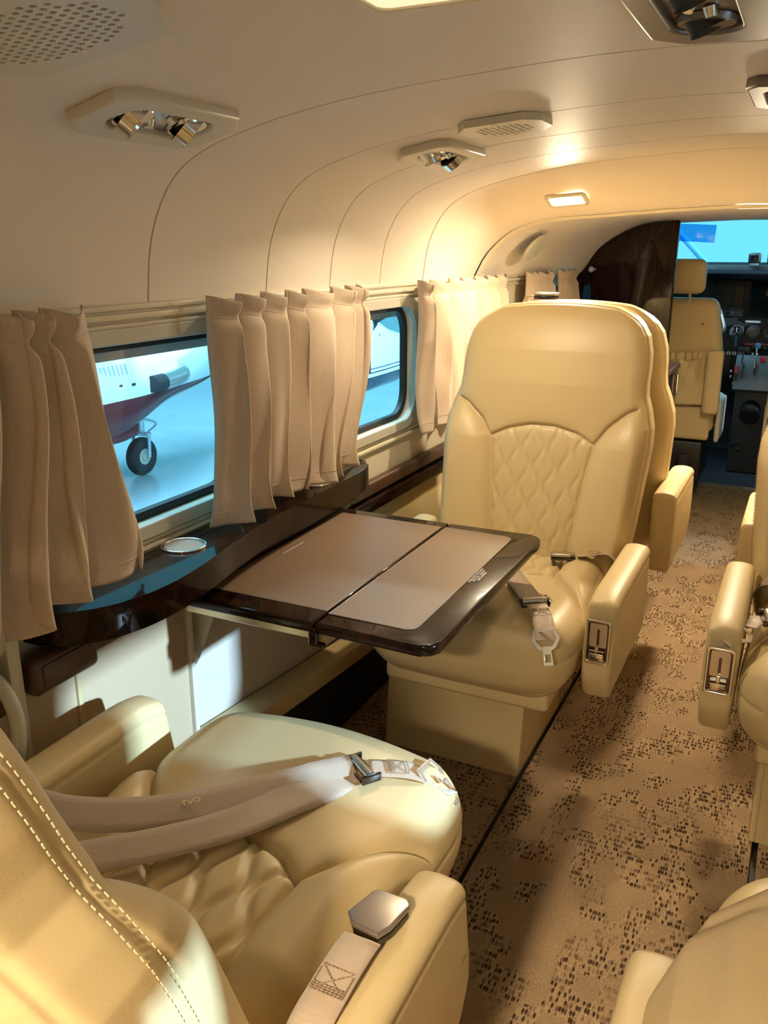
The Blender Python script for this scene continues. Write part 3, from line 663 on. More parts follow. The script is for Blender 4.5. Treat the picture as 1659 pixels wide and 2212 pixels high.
# padded brown pulls on the lower wall and the grey assist handle at the left edge
def pad(y0,y1,label):
    o=thing('wall_pad',label,'pad',(-.965,(y0+y1)/2,.598)); w=y1-y0
    bm=bmesh.new(); add_box(bm,(0,0,0),(.036,w,.058),None,.011,3); frombm('pad_body',bm,'brown',o)
    bm=bmesh.new(); add_box(bm,(.0185,0,.002),(.004,w-.030,.034),None,.0018,2); frombm('pad_insert',bm,'brown',o); return o
pad(.782,.912,'dark brown padded block with raised insert on the wall under the ledge end')
pad(.640,.740,'dark brown padded block at the left edge of the photo behind the grey handle')
h=thing('assist_handle','curved greige assist handle at the far left edge above the near seat back','handle',(-.925,.665,.57))
tube('handle_grip',spline([(-.05,.035,.085),(-.01,.05,.06),(.008,.055,0),(-.002,.045,-.07),(-.05,.03,-.11)],20),.0105,'greytrim',h,12)
for z in (.085,-.11): cyl('handle_foot',(-.062,.034,z),(-.045,.034,z),.016,'greytrim',h)
# ================================================================= CURTAINS
def curtain(label,ytop,ybot,folds,amp,seed,ztop=1.118,zbot=.712,x0=-.948,lift=None,group='linen window curtains',cat='curtain',cuts=None):
    if cuts: folds=len(cuts[0])-1; ytop=(cuts[0][0],cuts[0][-1]); ybot=(cuts[1][0],cuts[1][-1])
    rs=np.random.RandomState(seed); nu,nv=folds*30,80
    (a0,a1),(b0,b1)=ytop,ybot
    wd=rs.uniform(.55,1.5,folds); wd/=wd.sum(); cut=np.r_[0,np.cumsum(wd)]; cut[-1]=1
    wb=np.clip(wd*rs.uniform(.7,1.35,folds),0,None); wb/=wb.sum(); cub=np.r_[0,np.cumsum(wb)]; cub[-1]=1
    if cuts:
        cut=(np.array(cuts[0])-a0)/(a1-a0); cub=(np.array(cuts[1])-b0)/(b1-b0)
    at=rs.uniform(.55,1.2,folds+1); ab=rs.uniform(.5,1.5,folds+1); asy=rs.uniform(.25,.75,folds+1); wob=rs.uniform(-1,1,(folds+2,3))
    u=np.linspace(0,1,nu+1); V=np.zeros((nv+1,nu+1,3)); K=np.arange(folds+1)
    f=u*folds; i0=np.minimum(f.astype(int),folds-1); fr=f-i0
    for j in range(nv+1):
        v=j/nv; vv=v*v*(3-2*v)
        cy=np.interp(f,K,cut*(1-vv)+cub*vv)
        A_=np.interp(f,K,at)*(1-vv)+np.interp(f,K,ab)*vv
        a_=np.interp(f,K,asy)*(1-vv)+(1-np.interp(f,K,asy))*vv
        # each fold: a rounded ridge with its crest at a_ and a tight valley at the fold line
        t=np.where(fr<a_,fr/np.maximum(a_,.05)*.5,.5+(fr-a_)/np.maximum(1-a_,.05)*.5)
        ridge=np.sin(PI*t)**.62
        pin=math.exp(-((v-.085)/.035)**2)
        k=amp*A_*(1-.35*pin)*(1+.30*math.sin(v*PI))
        wig=np.interp(f,np.arange(folds+2),wob[:,0])
        x=x0-amp*.55+k*ridge*1.7+.006*np.sin(v*6+wig*3)*np.sin(PI*v)+.020*v*v+.004*np.sin(2*PI*fr*2+wig*2+v*4)*vv
        y=(a0+(a1-a0)*cy)*(1-v)+(b0+(b1-b0)*cy)*v+.016*np.sin(2*PI*(t-.06))*A_*(1-.35*pin)*(.8+.5*vv)+.012*np.sin(v*3.0+np.interp(f,np.arange(folds+2),wob[:,1])*2.5)*v
        if v>.84: x+=.014*((v-.84)/.16)**2*np.sin(2*PI*fr+wig*3)
        zb=zbot+(np.interp(u,[q[0] for q in lift],[q[1] for q in lift]) if lift else 0)+.005*np.interp(f,np.arange(folds+2),wob[:,2])
        zt=ztop+.006-.013*np.abs(np.sin(PI*t))**1.2*max(0,1-v*3)**1.5
        V[j,:,0],V[j,:,1],V[j,:,2]=x,y,zt-(zt-zb)*v
    F=[(j*(nu+1)+i,j*(nu+1)+i+1,j*(nu+1)+i+nu+2,j*(nu+1)+i+nu+1) for j in range(nv) for i in range(nu)]
    o=mk('window_curtain',V.reshape(-1,3),F,'fabric')
    md=o.modifiers.new('cloth','SOLIDIFY'); md.thickness=.0016; md.offset=0
    tag(o,label,cat,group)
    for nm,r_ in (('header_seam',7),('hem_seam',nv-5)):
        P=V[r_].copy(); P[:,0]+=.0012; tube(nm,P[::2],.0008,'fabric',o,5)
    return o
curtain('beige linen curtain at the left edge of the photo gathered beside the nearest window',(.66,.962),(.735,1.02),4,.026,14,cuts=([.70,.798,.838,.882,.960],[.655,.745,.812,.870,1.0]),lift=[(0,-.03),(.18,-.03),(.40,.004),(1,.004)],x0=-.945)
curtain('wide pleated beige linen curtain hanging between the two nearest windows onto the ledge',(1.262,1.815),(1.232,1.80),6,.023,11,cuts=([1.256,1.346,1.427,1.514,1.58,1.700,1.768,1.822],[1.232,1.306,1.386,1.466,1.53,1.60,1.68,1.755]),lift=[(0,.0),(1,.012)])
curtain('beige linen curtain beside the seat at the table, partly hidden by its backrest',(2.19,2.91),(2.18,2.90),9,.019,5,cuts=([2.17,2.25,2.387,2.48,2.599,2.70,2.798,2.90],[2.16,2.25,2.36,2.46,2.58,2.69,2.78,2.88]),zbot=.715)
curtain('narrow beige curtain left of the bright slit near the dark bulkhead',(3.14,3.46),(3.12,3.46),4,.016,21,zbot=.72)
curtain('narrow beige curtain hanging right beside the dark bulkhead',(3.58,3.84),(3.60,3.86),3,.016,22,zbot=.72)
flood_blocker=curtain('added beige curtain, unseen, blocking floodlight at the right window',(1.70,2.32),(1.70,2.32),8,.018,31,x0=.545)  # unseen curtain added to keep the floodlight off the table seat's back
# ================================================================= OVERHEAD UNITS
def onceil(x,y,prof=fA):
    z=float(np.interp(x,prof[:,0],prof[:,1])); z2=float(np.interp(x+.01,prof[:,0],prof[:,1])); return z,math.atan2(z2-z,.01)
def ceilframe(x,y,prof=fA,drop=0):
    z,a=onceil(x,y,prof); return Matrix.Translation((x,y,z-drop))@roty(-a)
HEX=[(.040,-.125),(-.036,-.125),(-.062,-.085),(-.062,.100),(-.046,.125),(.028,.125),(.058,.092),(.058,-.095)]
def psu(label,x,y,fm,sc=1,face='trim',prof=fA,mir=False,angs=(.6,.75),nm='chrome',ln=.011,nr=.027):
    o=thing('air_outlet_unit',label,'air outlet',(0,0,0),0,'overhead air outlet units'); fr=ceilframe(x,y,prof)
    o.location=fr.to_translation(); o.rotation_euler=fr.to_euler()
    P=[((-a if mir else a)*sc,b*sc) for a,b in HEX]
    if mir: P=P[::-1]
    slot=rrect(.062*sc,.170*sc,.030*sc,8)
    holed('housing',P,[slot[::-1]],.016,face,o,Matrix.Translation((0,0,-.007)),.004)
    prism('recess',rrect(.066*sc,.174*sc,.032*sc,8),-.006,.004,'steel' if face!='gunmetal' else 'gunmetal',o,None,.001)
    for k,s in enumerate((-1,1)):
        g=bpy.data.objects
        bm=bmesh.new(); c=Vector((0,s*.052*sc,-.010)); d=Vector((.45,angs[k],-1)).normalized()
        for v in (add_cyl(bm,c-d*.006,c+d*ln*sc,nr*sc,nr*.93*sc,28,False),): pass
        add_cyl(bm,c+d*ln*sc,c-d*.002,.0245/.027*nr*sc,.018/.027*nr*sc,28,False)
        e=frombm('air_nozzle',bm,nm,o,40)
        bm=bmesh.new(); add_cyl(bm,c-d*.003,c-d*.001,.0185*sc,None,24); frombm('nozzle_throat',bm,'black',e)
        bm=bmesh.new(); add_cyl(bm,(0,s*.052*sc,-.007),(0,s*.052*sc,-.012),.0285*sc,.026*sc,28); frombm('nozzle_ring',bm,'chrome' if face!='gunmetal' else 'gunmetal',e)
    for s in (-1,1): cyl('reading_lamp',(.008*s,s*.012,-.006),(.010*s,s*.014,-.015),.008,'chrome',o,.006,16)
    return o
psu('cream overhead unit with two chrome air nozzles, the large one at upper left',-.792,.958,None,1.02)
psu('small cream overhead unit with two chrome nozzles above the middle curtain',-.698,1.69,None,.98,angs=(.1,.9))
psu('dark metallic overhead unit with round nozzle cropped by the top right corner',-.130,.935,None,1.06,'gunmetal',angs=(.1,.1),mir=True,nm='black',ln=.008,nr=.019)
psu('half-visible metallic overhead unit at the right edge of the photo',-.070,1.47,None,.9,'gunmetal',mir=True,nm='black',ln=.008,nr=.019)
def grille(label,x,y,w,l,prof=fA,nx=7,ny=12,r=.0032,pitch=.0095,name='speaker_grille'):
    o=thing(name,label,'grille'); fr=ceilframe(x,y,prof); o.location=fr.to_translation(); o.rotation_euler=fr.to_euler()
    c=.30*w; P=[(w/2,-l/2+c*.7),(w/2,l/2-c),(w/2-c*.6,l/2),(-w/2+c*.5,l/2),(-w/2,l/2-c),(-w/2,-l/2+c),(-w/2+c*.6,-l/2),(w/2-c*.5,-l/2)]
    hs=[]
    for i in range(nx):
        for j in range(ny):
            cx=(i-(nx-1)/2)*pitch; cy=(j-(ny-1)/2)*pitch+(pitch/2 if i%2 else 0)
            if abs(cx)/(nx*pitch/2)+abs(cy)/(ny*pitch/2)>1.45: continue
            hs.append([(cx+r*math.cos(-a),cy+r*math.sin(-a)) for a in np.linspace(0,2*PI,9)[:-1]])
    holed('grille_cover',P[::-1],hs,.012,'trim',o,Matrix.Translation((0,0,-.007)),.0)
    prism('grille_backing',[(a*.9,b*.9) for a,b in P],-.004,.002,'yarn',o,None,0)
    for s in (-1,1): cyl('screw',(s*.0,s*(l/2-.03) if l>w*2 else s*.06,-.012),(0,s*(l/2-.03) if l>w*2 else s*.06,-.0145),.004,'chrome',o,None,12)
    return o
grille('small perforated cream grille on the ceiling beyond the middle overhead unit',-.515,1.525,.150,.145,nx=9,ny=9,r=.0036,pitch=.0105)
grille('large perforated cream speaker grille cropped by the top left corner',-.655,.628,.25,.185,nx=17,ny=11,r=.0034,pitch=.0105)
ft=ceilframe(-.49,.80); 
# ---- dome lamps
MT['lens_faint']=mat('frosted_lamp_lens',(.85,.72,.42),.4,emit=((1,.8,.5),.7))  # weak glow put into the lens itself; no bulb lights it
def dome(label,x,y,z,w,l,rot,vis=True):
    o=thing('dome_lamp',label,'lamp',(x,y,z)); o.rotation_euler=rot
    holed('lamp_bezel',rrect(w,l,.014,6),[rrect(w-.022,l-.022,.009,6)[::-1]],.008,'trim',o,Matrix.Translation((0,0,-.003)),.002)
    prism('lamp_lens',rrect(w-.022,l-.022,.009,6),-.004,.0,'lens' if vis else 'lens_faint',o,None,.0015)
    for s in (-1,1): cyl('screw',(s*(w/2-.008),s*(l/2-.008),-.006),(s*(w/2-.008),s*(l/2-.008),-.0085),.003,'steel',o,None,10)
    return o
def slope_end(y):
    s=(y-2.29)/.39; return s
s_=(2.5-2.29)/.39; q_=s_*s_*(3-2*s_); prm=fA*(1-q_)+fB*q_
dz=float(np.interp(-.655,prm[:,0],prm[:,1])); s2=(2.51-2.29)/.39; q2=s2*s2*(3-2*s2); dz2=float(np.interp(-.655,(fA*(1-q2)+fB*q2)[:,0],(fA*(1-q2)+fB*q2)[:,1]))
dome('glowing rectangular dome lamp on the sloping panel above the front curtains',-.655,2.50,dz-.004,.115,.075,(math.atan2(dz2-dz,.01),-.06,0))
dome('glowing dome lamp at the cockpit entry near the right edge of the photo',-.185,2.84,1.322,.12,.06,(0,0,0))
dome('cream dome lamp lens just cut off by the top edge of the photo',-.34,.78,1.4195,.14,.085,(0,0,0),False)
dome('added dome fitting for the unseen lamp behind the near seats',-.15,-.52,1.419,.13,.08,(0,0,0))  # fitting added where the unseen rear lamp shines
dome('added fill lamp with dome fitting, unseen at the back of the cabin',-.30,-.80,1.419,.13,.08,(0,0,0))  # fitting added to go with the aft fill lamp
# oval speaker on the forward curve
o=thing('oval_speaker','oval grey speaker cover on the curved panel above the front curtains','speaker',(-.885,2.98,1.205)); o.rotation_euler=(0,math.radians(125),0)
prism('speaker_cover',[(.050*math.cos(a),.082*math.sin(a)) for a in np.linspace(0,2*PI,36)[:-1]],-.003,.006,'greytrim',o,None,.002)
tube('speaker_rim',[(.052*math.cos(a),.084*math.sin(a),.004) for a in np.linspace(0,2*PI,36)[:-1]],.0028,'trim',o,8,True)
# ================================================================= BULKHEAD, CONSOLE
bp=[(-1.02,0),(-.562,0),(-.562,1.322)]+[(x,z-.004) for x,z in spline(PD,24)[::-1] if x<-.565]+[(-1.02,1.05)]
bh=struct(prism('wall_front',bp,-.015,.015,'woodpanel',None,Matrix(((1,0,0,0),(0,0,1,4.02),(0,1,0,0),(0,0,0,1))),.002))
tag(box('bulkhead_edge_strip',(-.560,4.02,.66),(.006,.036,1.32),'wood',None,.002),'thin dark edging strip down the free edge of the dark bulkhead','trim strip')
cn=thing('console_cabinet','low glossy dark wood cabinet with chrome latches in front of the bulkhead','cabinet',(-.644,3.45,0))
bm=bmesh.new(); add_box(bm,(0,0,.375),(.385,.30,.75),None,.01,3); frombm('cabinet_body',bm,'wood',cn)
bm=bmesh.new(); add_box(bm,(0,0,.761),(.395,.315,.022),None,.006,3); frombm('cabinet_top',bm,'brown',cn)
for y,z in ((.10,.69),(.10,.42)):
    bm=bmesh.new(); add_box(bm,(.198,y,z),(.010,.022,.085),None,.004,3); frombm('latch',bm,'chrome',cn)
hk=thing('coat_hook','small pale metal hook on the dark bulkhead beside the last curtain','hook',(-.905,3.99,1.118))
cyl('hook_arm',(0,.015,0),(.0,-.05,0),.006,'hook',hk); bm=bmesh.new(); bmesh.ops.create_uvsphere(bm,u_segments=16,v_segments=10,radius=.013); bmesh.ops.translate(bm,vec=(.0,-.05,0),verts=bm.verts); frombm('hook_tip',bm,'hook',hk)
# ================================================================= COCKPIT
struct(box('trim_18',(-1.02,5.2,.52),(.03,1.8,1.04),'cockpit'))
struct(box('trim_22',(-.2,5.78,.52),(1.7,.03,1.10),'cockpit'))
struct(box('trim_19',(.62,5.2,.52),(.03,1.8,1.04),'cockpit'))
struct(box('floor',(-.2,5.2,-.03),(1.7,1.1,.05),'cockpit'))
# windscreen frame
bm=bmesh.new()
add_box(bm,(-.262,5.62,1.28),(.030,.05,.50),rotx(.35),.004)
add_box(bm,(-1.0,5.0,1.18),(.05,.09,.5),rotx(0),.004); add_box(bm,(.60,5.0,1.18),(.05,.09,.5),None,.004)
add_box(bm,(-.2,4.62,1.372),(1.7,.40,.06),None,.01)
struct(frombm('trim_20',bm,'black'))
ws=struct(mk('window_11',[(-1.0,5.0,1.08),(-.262,5.78,1.08),(.6,5.0,1.08),(-1.0,4.8,1.40),(-.262,5.45,1.40),(.6,4.8,1.40)],[(0,1,4,3),(1,2,5,4)],'glass',None,False))
sv=thing('sun_visor','translucent blue sun visor hanging at the top left of the windscreen','sun visor',(-.66,4.80,1.285))
MT['visor']=glassm('blue_tinted_acrylic',(.28,.62,.92),.06); MT['blue']=mat('blue_plastic',(.06,.26,.52),.35); MT['shield']=mat('matte_black_glareshield',(.006,.007,.010),.95,spec=.08)
bm=bmesh.new(); add_box(bm,(.02,0,.0),(.30,.004,.085),roty(.05),.001); frombm('visor_panel',bm,'visor',sv)
tube('visor_arm',[(-.10,.02,.03),(-.10,.02,.09)],.004,'blue',sv,8)
struct(tube('wing_strut',[(-.966,6.4,1.40),(-.906,6.4,1.333),(-.645,6.4,1.065),(-.30,6.4,.71)],.022,'blue'))  # wing strut outside the windscreen, counted as shell structure
# instrument panel and glareshield
IP=thing('instrument_panel','dark aircraft instrument panel with two large displays, round gauges and switches','instrument panel',(-.2,5.22,0))
def ipbox(name,c,s,m,par=IP,bev=.003,rot=None):
    bm=bmesh.new(); add_box(bm,(c[0]+.2,c[1]-5.22,c[2]),s,rot,bev); return frombm(name,bm,m,par)
ipbox('panel_board',(-.2,5.26,.84),(1.56,.06,.56),'cockpit')
bm=bmesh.new(); V=[(-.98,5.02,1.045),(.56,5.02,1.045),(.60,5.80,1.09),(-1.0,5.80,1.09),(-.98,5.00,1.085),(.56,5.00,1.085),(.60,5.80,1.13),(-1.0,5.80,1.13)]
vs=[bm.verts.new((x+.2,y-5.22,z)) for x,y,z in V]
for f in ((0,1,2,3),(7,6,5,4),(0,4,5,1),(1,5,6,2),(2,6,7,3),(3,7,4,0)): bm.faces.new([vs[i] for i in f])
bmesh.ops.bevel(bm,geom=list(bm.edges),offset=.012,segments=3,profile=.5,affect='EDGES'); frombm('glareshield',bm,'shield',IP)
ipbox('audio_panel',(-.435,5.222,.945),(.17,.02,.19),'black')
for i in range(6):
    for s in range(2): ipbox('panel_button',(-.48+s*.075,5.209,.87+i*.028),(.020,.008,.013),'cockpit',bev=.002)
ipbox('main_display',(-.145,5.222,.945),(.34,.02,.20),'screen'); ipbox('display_frame',(-.145,5.226,.945),(.37,.02,.225),'black')
def gauge(x,z,kind):
    g=thing_part=None
    xf=Matrix.Translation((x+.2,5.228-5.22,z))@rotx(PI/2)
    b=prism('gauge',rrect(.074,.074,.018,6),0,.010,'black',IP,xf,.002)
    tube('gauge_ring',[tuple(xf@Vector((.034*math.cos(a),.034*math.sin(a),.012))) for a in np.linspace(0,2*PI,30)[:-1]],.0028,'grey',b,8,True)
    if kind==0:
        bm=bmesh.new()
        for a in np.linspace(-2.3,2.3,19):
            r0,r1=.021,.027; p=[Vector((r*math.sin(a+PI),r*math.cos(a+PI),.0112)) for r in (r0,r1)]; add_cyl(bm,p[0],p[1],.0012,None,5)
        bmesh.ops.transform(bm,matrix=xf,verts=bm.verts); frombm('gauge_marks',bm,'white',b)
        bm=bmesh.new(); add_box(bm,(0,.010,.0118),(.0035,.026,.001),None,0); add_box(bm,(-.008,-.010,.0112),(.012,.003,.001)); add_box(bm,(.010,-.004,.0112),(.008,.003,.001)); bmesh.ops.transform(bm,matrix=xf,verts=bm.verts); frombm('gauge_needle',bm,'white',b)
    else:
        MT.setdefault('horizon',mat('attitude_ball',(.10,.11,.16),.3)); prism('attitude_ball',[(.028*math.cos(a),.028*math.sin(a)) for a in np.linspace(0,PI,16)],.0100,.0112,'horizon',b,xf@rotz(.1),0)
        prism('attitude_ground',[(.028*math.cos(a),-.028*math.sin(a)) for a in np.linspace(0,PI,16)][::-1],.0100,.0110,'grey',b,xf@rotz(.1),0)
gauge(-.368,.765,0); gauge(-.282,.765,1); gauge(-.196,.765,0)
pl_=ipbox('placard',(-.290,5.226,.822),(.080,.006,.013),'white'); 
MT['amber']=mat('amber_strip',(.45,.12,.08),.4)
ipbox('annunciator_strip',(-.24,5.222,.700),(.16,.01,.014),'amber'); ipbox('switch_row',(-.25,5.222,.682),(.18,.01,.016),'black')
for i in range(5): 
    bm=bmesh.new(); add_cyl(bm,(-.33+.2+i*.03,-.01,.682),(-.33+.2+i*.03,-.02,.684),.003,None,8); frombm('toggle',bm,'white',IP)
ipbox('lower_panel',(-.46,5.235,.585),(.17,.03,.14),'black')
for i in range(4):
    bm=bmesh.new(); c=(-.425+i*.030+.2,-.004,.648); add_cyl(bm,c,(c[0],-.022,c[2]),.0125,.011,20); k=frombm('control_knob',bm,'steel',IP)
    bm=bmesh.new(); add_box(bm,(c[0],-.026,c[2]),(.004,.008,.020),None,.001); frombm('knob_bar',bm,'black',k)
ipbox('blue_tag',(-.365,5.215,.715),(.014,.006,.060),'blue')
YK=thing('control_yoke','black control yoke with pale rim edge beside the pilot seat','control yoke',(-.47,5.02,.85))
tube('yoke_grip',spline([(-.05,0,.08),(0,0,.07),(.035,0,.0),(.048,0,-.065),(.0,0,-.085),(-.06,0,-.075)],24),.013,'black',YK,10)
tube('yoke_edge',spline([(.012,-.012,.06),(.036,-.013,.0),(.047,-.013,-.060),(.005,-.013,-.080)],16),.0035,'steel',YK,8)
# power quadrant
QD=thing('power_quadrant','grey throttle quadrant with black, red and blue levers between the front seats','throttle quadrant',(-.22,5.06,0))
def qb(name,c,s,m,rot=None,bev=.003,par=QD):
    bm=bmesh.new(); add_box(bm,(c[0]+.22,c[1]-5.06,c[2]),s,rot,bev); return frombm(name,bm,m,par)
tl=rotx(-.45)
qb('quadrant_plate',(-.22,5.10,.555),(.25,.03,.20),'grey',tl,.004)
qb('pedestal_body',(-.22,5.16,.28),(.22,.13,.56),'cockpit',None,.006)
for x,z,m in ((-.335,.585,'red'),(-.305,.60,'black'),(-.245,.62,'black')): qb('lever_slot',(x,5.083,z-.03),(.010,.014,.080),'black',tl,.001)
l=qb('power_lever',(-.308,5.04,.655),(.007,.010,.09),'black',tl,.001); qb('lever_grip',(-.305,5.005,.690),(.062,.028,.026),'black',None,.006)
qb('propeller_lever',(-.243,5.035,.655),(.006,.008,.13),'steel',tl,.001); qb('lever_grip',(-.238,5.0,.715),(.026,.02,.026),'blue',None,.004)
qb('emergency_lever',(-.337,5.065,.575),(.016,.02,.045),'red',tl,.003)
qb('fuel_lever',(-.205,5.02,.64),(.032,.03,.036),'red',None,.012)
for x,z in ((-.36,.54),(-.36,.57),(-.262,.665),(-.24,.665)): cyl('lamp_button',(x+.22,.0,z),(x+.22,-.012,z-.004),.005,'white',QD,None,10)
qb('quadrant_label',(-.325,5.106,.495),(.05,.012,.010),'white',tl,.001)
qb('trim_edge',(-.22,5.135,.462),(.25,.012,.010),'steel',None,.002)
bm=bmesh.new(); add_cyl(bm,(-.02,.055,.36),(-.02,-.01,.33),.055,.050,24); add_box(bm,(-.02,-.02,.37),(.045,.05,.05),None,.012); frombm('fuel_selector',bm,'black',QD)
tube('floor_handle',[(-.07+.025*math.cos(a),.035,.15+.02*math.sin(a)) for a in np.linspace(.6,PI*2-.6,14)],.006,'black',QD,8)
CM=thing('standby_compass','small black compass standing on the glareshield','compass',(-.318,5.20,1.118))
bm=bmesh.new(); add_box(bm,(0,0,.04),(.062,.05,.055),None,.012,3); frombm('compass_case',bm,'black',CM); bm=bmesh.new(); add_box(bm,(0,0,.007),(.042,.04,.014),None,.003); frombm('compass_foot',bm,'grey',CM)
bm=bmesh.new(); add_box(bm,(0,-.0255,.042),(.036,.002,.026),None,.001); frombm('compass_window',bm,'screen',CM)
# crew seats
def crew(label,x,y,half=False):
    t=thing('crew_seat',label,'seat',(x,y,0))
    def bd(V,N):
        X=V[:,0]*(1-.18*np.clip((V[:,2]-.05)/.25,0,1)); Y=V[:,1]-.12*(V[:,2]+.3)*.5; return np.stack([X,Y,V[:,2]+.70],1)
    soft('backrest',(.225,.055,.285),.045,.012,'leather',t,bd)
    soft('headrest',(.125,.045,.078),.035,.010,'leather',t,None,(0,-.10,1.083))
    for s in (-1,1): cyl('headrest_post',(s*.06,-.09,.97),(s*.06,-.10,1.03),.006,'trim',t)
    soft('seat_cushion',(.22,.22,.06),.04,.015,'leather',t,None,(0,.18,.40))
    def pk(V,N):
        X=V[:,0]*(1+.0*V[:,2]); Z=V[:,2]; Y=V[:,1]-.016*np.clip(.5-Z/.2,0,1)*np.cos(np.clip(np.abs(X)/.2,0,1)*PI/2)
        Y=Y+(.005*np.sin(X*60+Z*25)+.003*np.sin(X*130-Z*30))*np.clip((Z+.04)/.10,0,1)*(N[:,1]<0); Z=Z+.025*X+.05*(X>0)*X*0; return np.stack([X,Y,Z],1)
    p=soft('map_pocket',(.200,.012,.115),.010,.006,'leather',t,pk,(0,-.094,.60))
    def gb(V,N):
        w=np.sin(V[:,0]*190+1.2*np.sin(V[:,0]*60)); return np.stack([V[:,0],V[:,1]+np.where(N[:,1]<.2,-.0055*w,0)*(np.abs(V[:,2])<.019),V[:,2]+.10*V[:,0]+.002*np.sin(V[:,0]*140)],1)
    soft('gathered_band',(.200,.012,.020),.010,.0028,'leather',p,gb,(0,-.104,.712))
    soft('lower_panel',(.205,.02,.085),.012,.012,'leather',t,None,(0,-.06,.40))
    def af(V,N): return np.stack([V[:,0],V[:,1]+.10*(-V[:,2])*.3,V[:,2]],1)
    a=soft('armrest',(.037,.030,.150),.016,.010,'leather',t,af,(.205 if not half else -.205,-.125,.605))
    fl=soft('sheepskin_cover',(.235,.19,.040),.035,.012,'fleece',t,None,(0,.18,.455))
    def fd(V,N): return np.stack([V[:,0],V[:,1]*1.0,V[:,2]],1)
    soft('sheepskin_side',(.012,.13,.10),.01,.012,'fleece',t,None,(.238 if not half else -.238,.10,.40))
    bm=bmesh.new(); add_box(bm,(0,.12,.20),(.36,.34,.20),None,.01)
    for s in (-1,1): add_box(bm,(s*.13,.08,.06),(.04,.42,.12),None,.006)
    frombm('seat_frame',bm,'black',t)
    for s in (-1,1):
        bm=bmesh.new(); add_box(bm,(s*.11,-.12,.20),(.05,.025,.10),rotx(.3),.01); frombm('harness_end',bm,'cockpit',t)
        bm=bmesh.new(); add_box(bm,(s*.11,-.13,.145),(.055,.02,.04),rotz(.2),.006); frombm('harness_tip',bm,'trim',t)
    for (bx_,bz) in ((.13,.93),): cyl('tuft_button',(bx_,-.100,bz-.06),(bx_,-.112,bz-.06),.006,'darksteel',t,None,12)
    return t
crew('tan leather pilot seat with headrest and gathered map pocket, beyond the dark bulkhead',-.585,4.42)
crew('tan leather copilot seat almost hidden at the right edge with pale sheepskin',.105,4.42,True)
# ================================================================= HANGAR OUTSIDE
def st_(o): return struct(o)
GZ=-1.2
st_(box('floor',(-12,12,GZ-.05),(60,70,.1),'floorH',None,0))
st_(box('wall_far',(-26,12,2.5),(.3,70,7.4),'wallH',None,0))
st_(box('trim_21',(-25.8,12,.4),(.2,70,.25),'floorH',None,0))
def fusel(name,stt,m,par,n=40,xs=1,pw=2.2):
    """stations: (y, x centre, z centre, half width, half height up, half height down)"""
    st2=spline([list(s) for s in stt],max(30,len(stt)*8)); V=[];F=[]
    for y,x,z,w,hu,hd in st2:
        for k in range(n):
            a=2*PI*k/n; c,s=math.cos(a),math.sin(a)
            V.append((x+w*math.copysign(abs(c)**(2/pw),c),y,z+(hu if s>0 else hd)*math.copysign(abs(s)**(2/pw),s)))
    K=len(st2)
    for i in range(K-1):
        for k in range(n): F.append((i*n+k,i*n+(k+1)%n,(i+1)*n+(k+1)%n,(i+1)*n+k))
    F.append(tuple(range(n))); F.append(tuple((K-1)*n+k for k in range(n))[::-1])
    return mk(name,V,F,m,par)
WHT=(.72,.80,.84); MAR=(.10,.006,.012)
MT['plane1']=striped('white_and_maroon_paint',[(-2,MAR),(-.175,WHT)])
P1=thing('parked_airplane','white and maroon single-engine airplane outside, its nose and nose wheel in the nearest window','airplane',(.47,.16,0))
fusel('fuselage',[(2.0,-6.95,-.02,.72,.60,.66),(5.0,-6.95,-.02,.70,.60,.66),(6.0,-6.95,-.03,.69,.52,.64),(6.45,-6.95,-.04,.66,.46,.52),(6.95,-6.95,-.05,.58,.40,.34),(7.6,-6.95,-.05,.44,.34,.26),(8.1,-6.95,-.05,.28,.26,.18),(8.30,-6.95,-.05,.17,.17,.15)],'plane1',P1,48,pw=2.9)
bm=bmesh.new(); add_cyl(bm,(-6.95,8.30,-.05),(-6.95,8.66,-.05),.165,.03,24); frombm('spinner',bm,'steel',P1)
o_=fusel('cargo_pod',[(3.0,-6.95,-.42,.55,.1,.16),(5.8,-6.95,-.46,.52,.12,.20),(6.40,-6.95,-.48,.48,.12,.17),(6.46,-6.95,-.48,.46,.11,.15)],'plane1',P1,32,pw=5)
for a in (280,40,160):
    A_=math.radians(a); d=Vector((math.cos(A_),0,math.sin(A_)))
    bm=bmesh.new(); c=Vector((-6.95,8.42,-.05)); up=d; side=Vector((0,1,0)); tz=d.cross(side)
    pr=[(.12,.05),(.35,.09),(.8,.11),(1.15,.09),(1.28,.05)]
    V=[];F=[]
    rings=[]
    for r_,w in pr:
        tw=.9-r_*.45; e1=(side*math.cos(tw)+tz*math.sin(tw)); e2=(side*-math.sin(tw)+tz*math.cos(tw))
        rings.append([bm.verts.new(c+up*r_+e1*w*q*1.0+e2*t) for q,t in ((-1,0),(0,.018),(1,0),(0,-.018))])
    for i in range(len(rings)-1):
        for k in range(4): bm.faces.new((rings[i][k],rings[i][(k+1)%4],rings[i+1][(k+1)%4],rings[i+1][k]))
    bm.faces.new(rings[0]); bm.faces.new(rings[-1]); b_=frombm('propeller_blade',bm,'tyre',P1)
    MT.setdefault('pink',mat('red_blade_tip',(.75,.10,.14),.4)); cyl('blade_tip',c+up*1.20,c+up*1.34,.055,'pink',b_,.045,12)
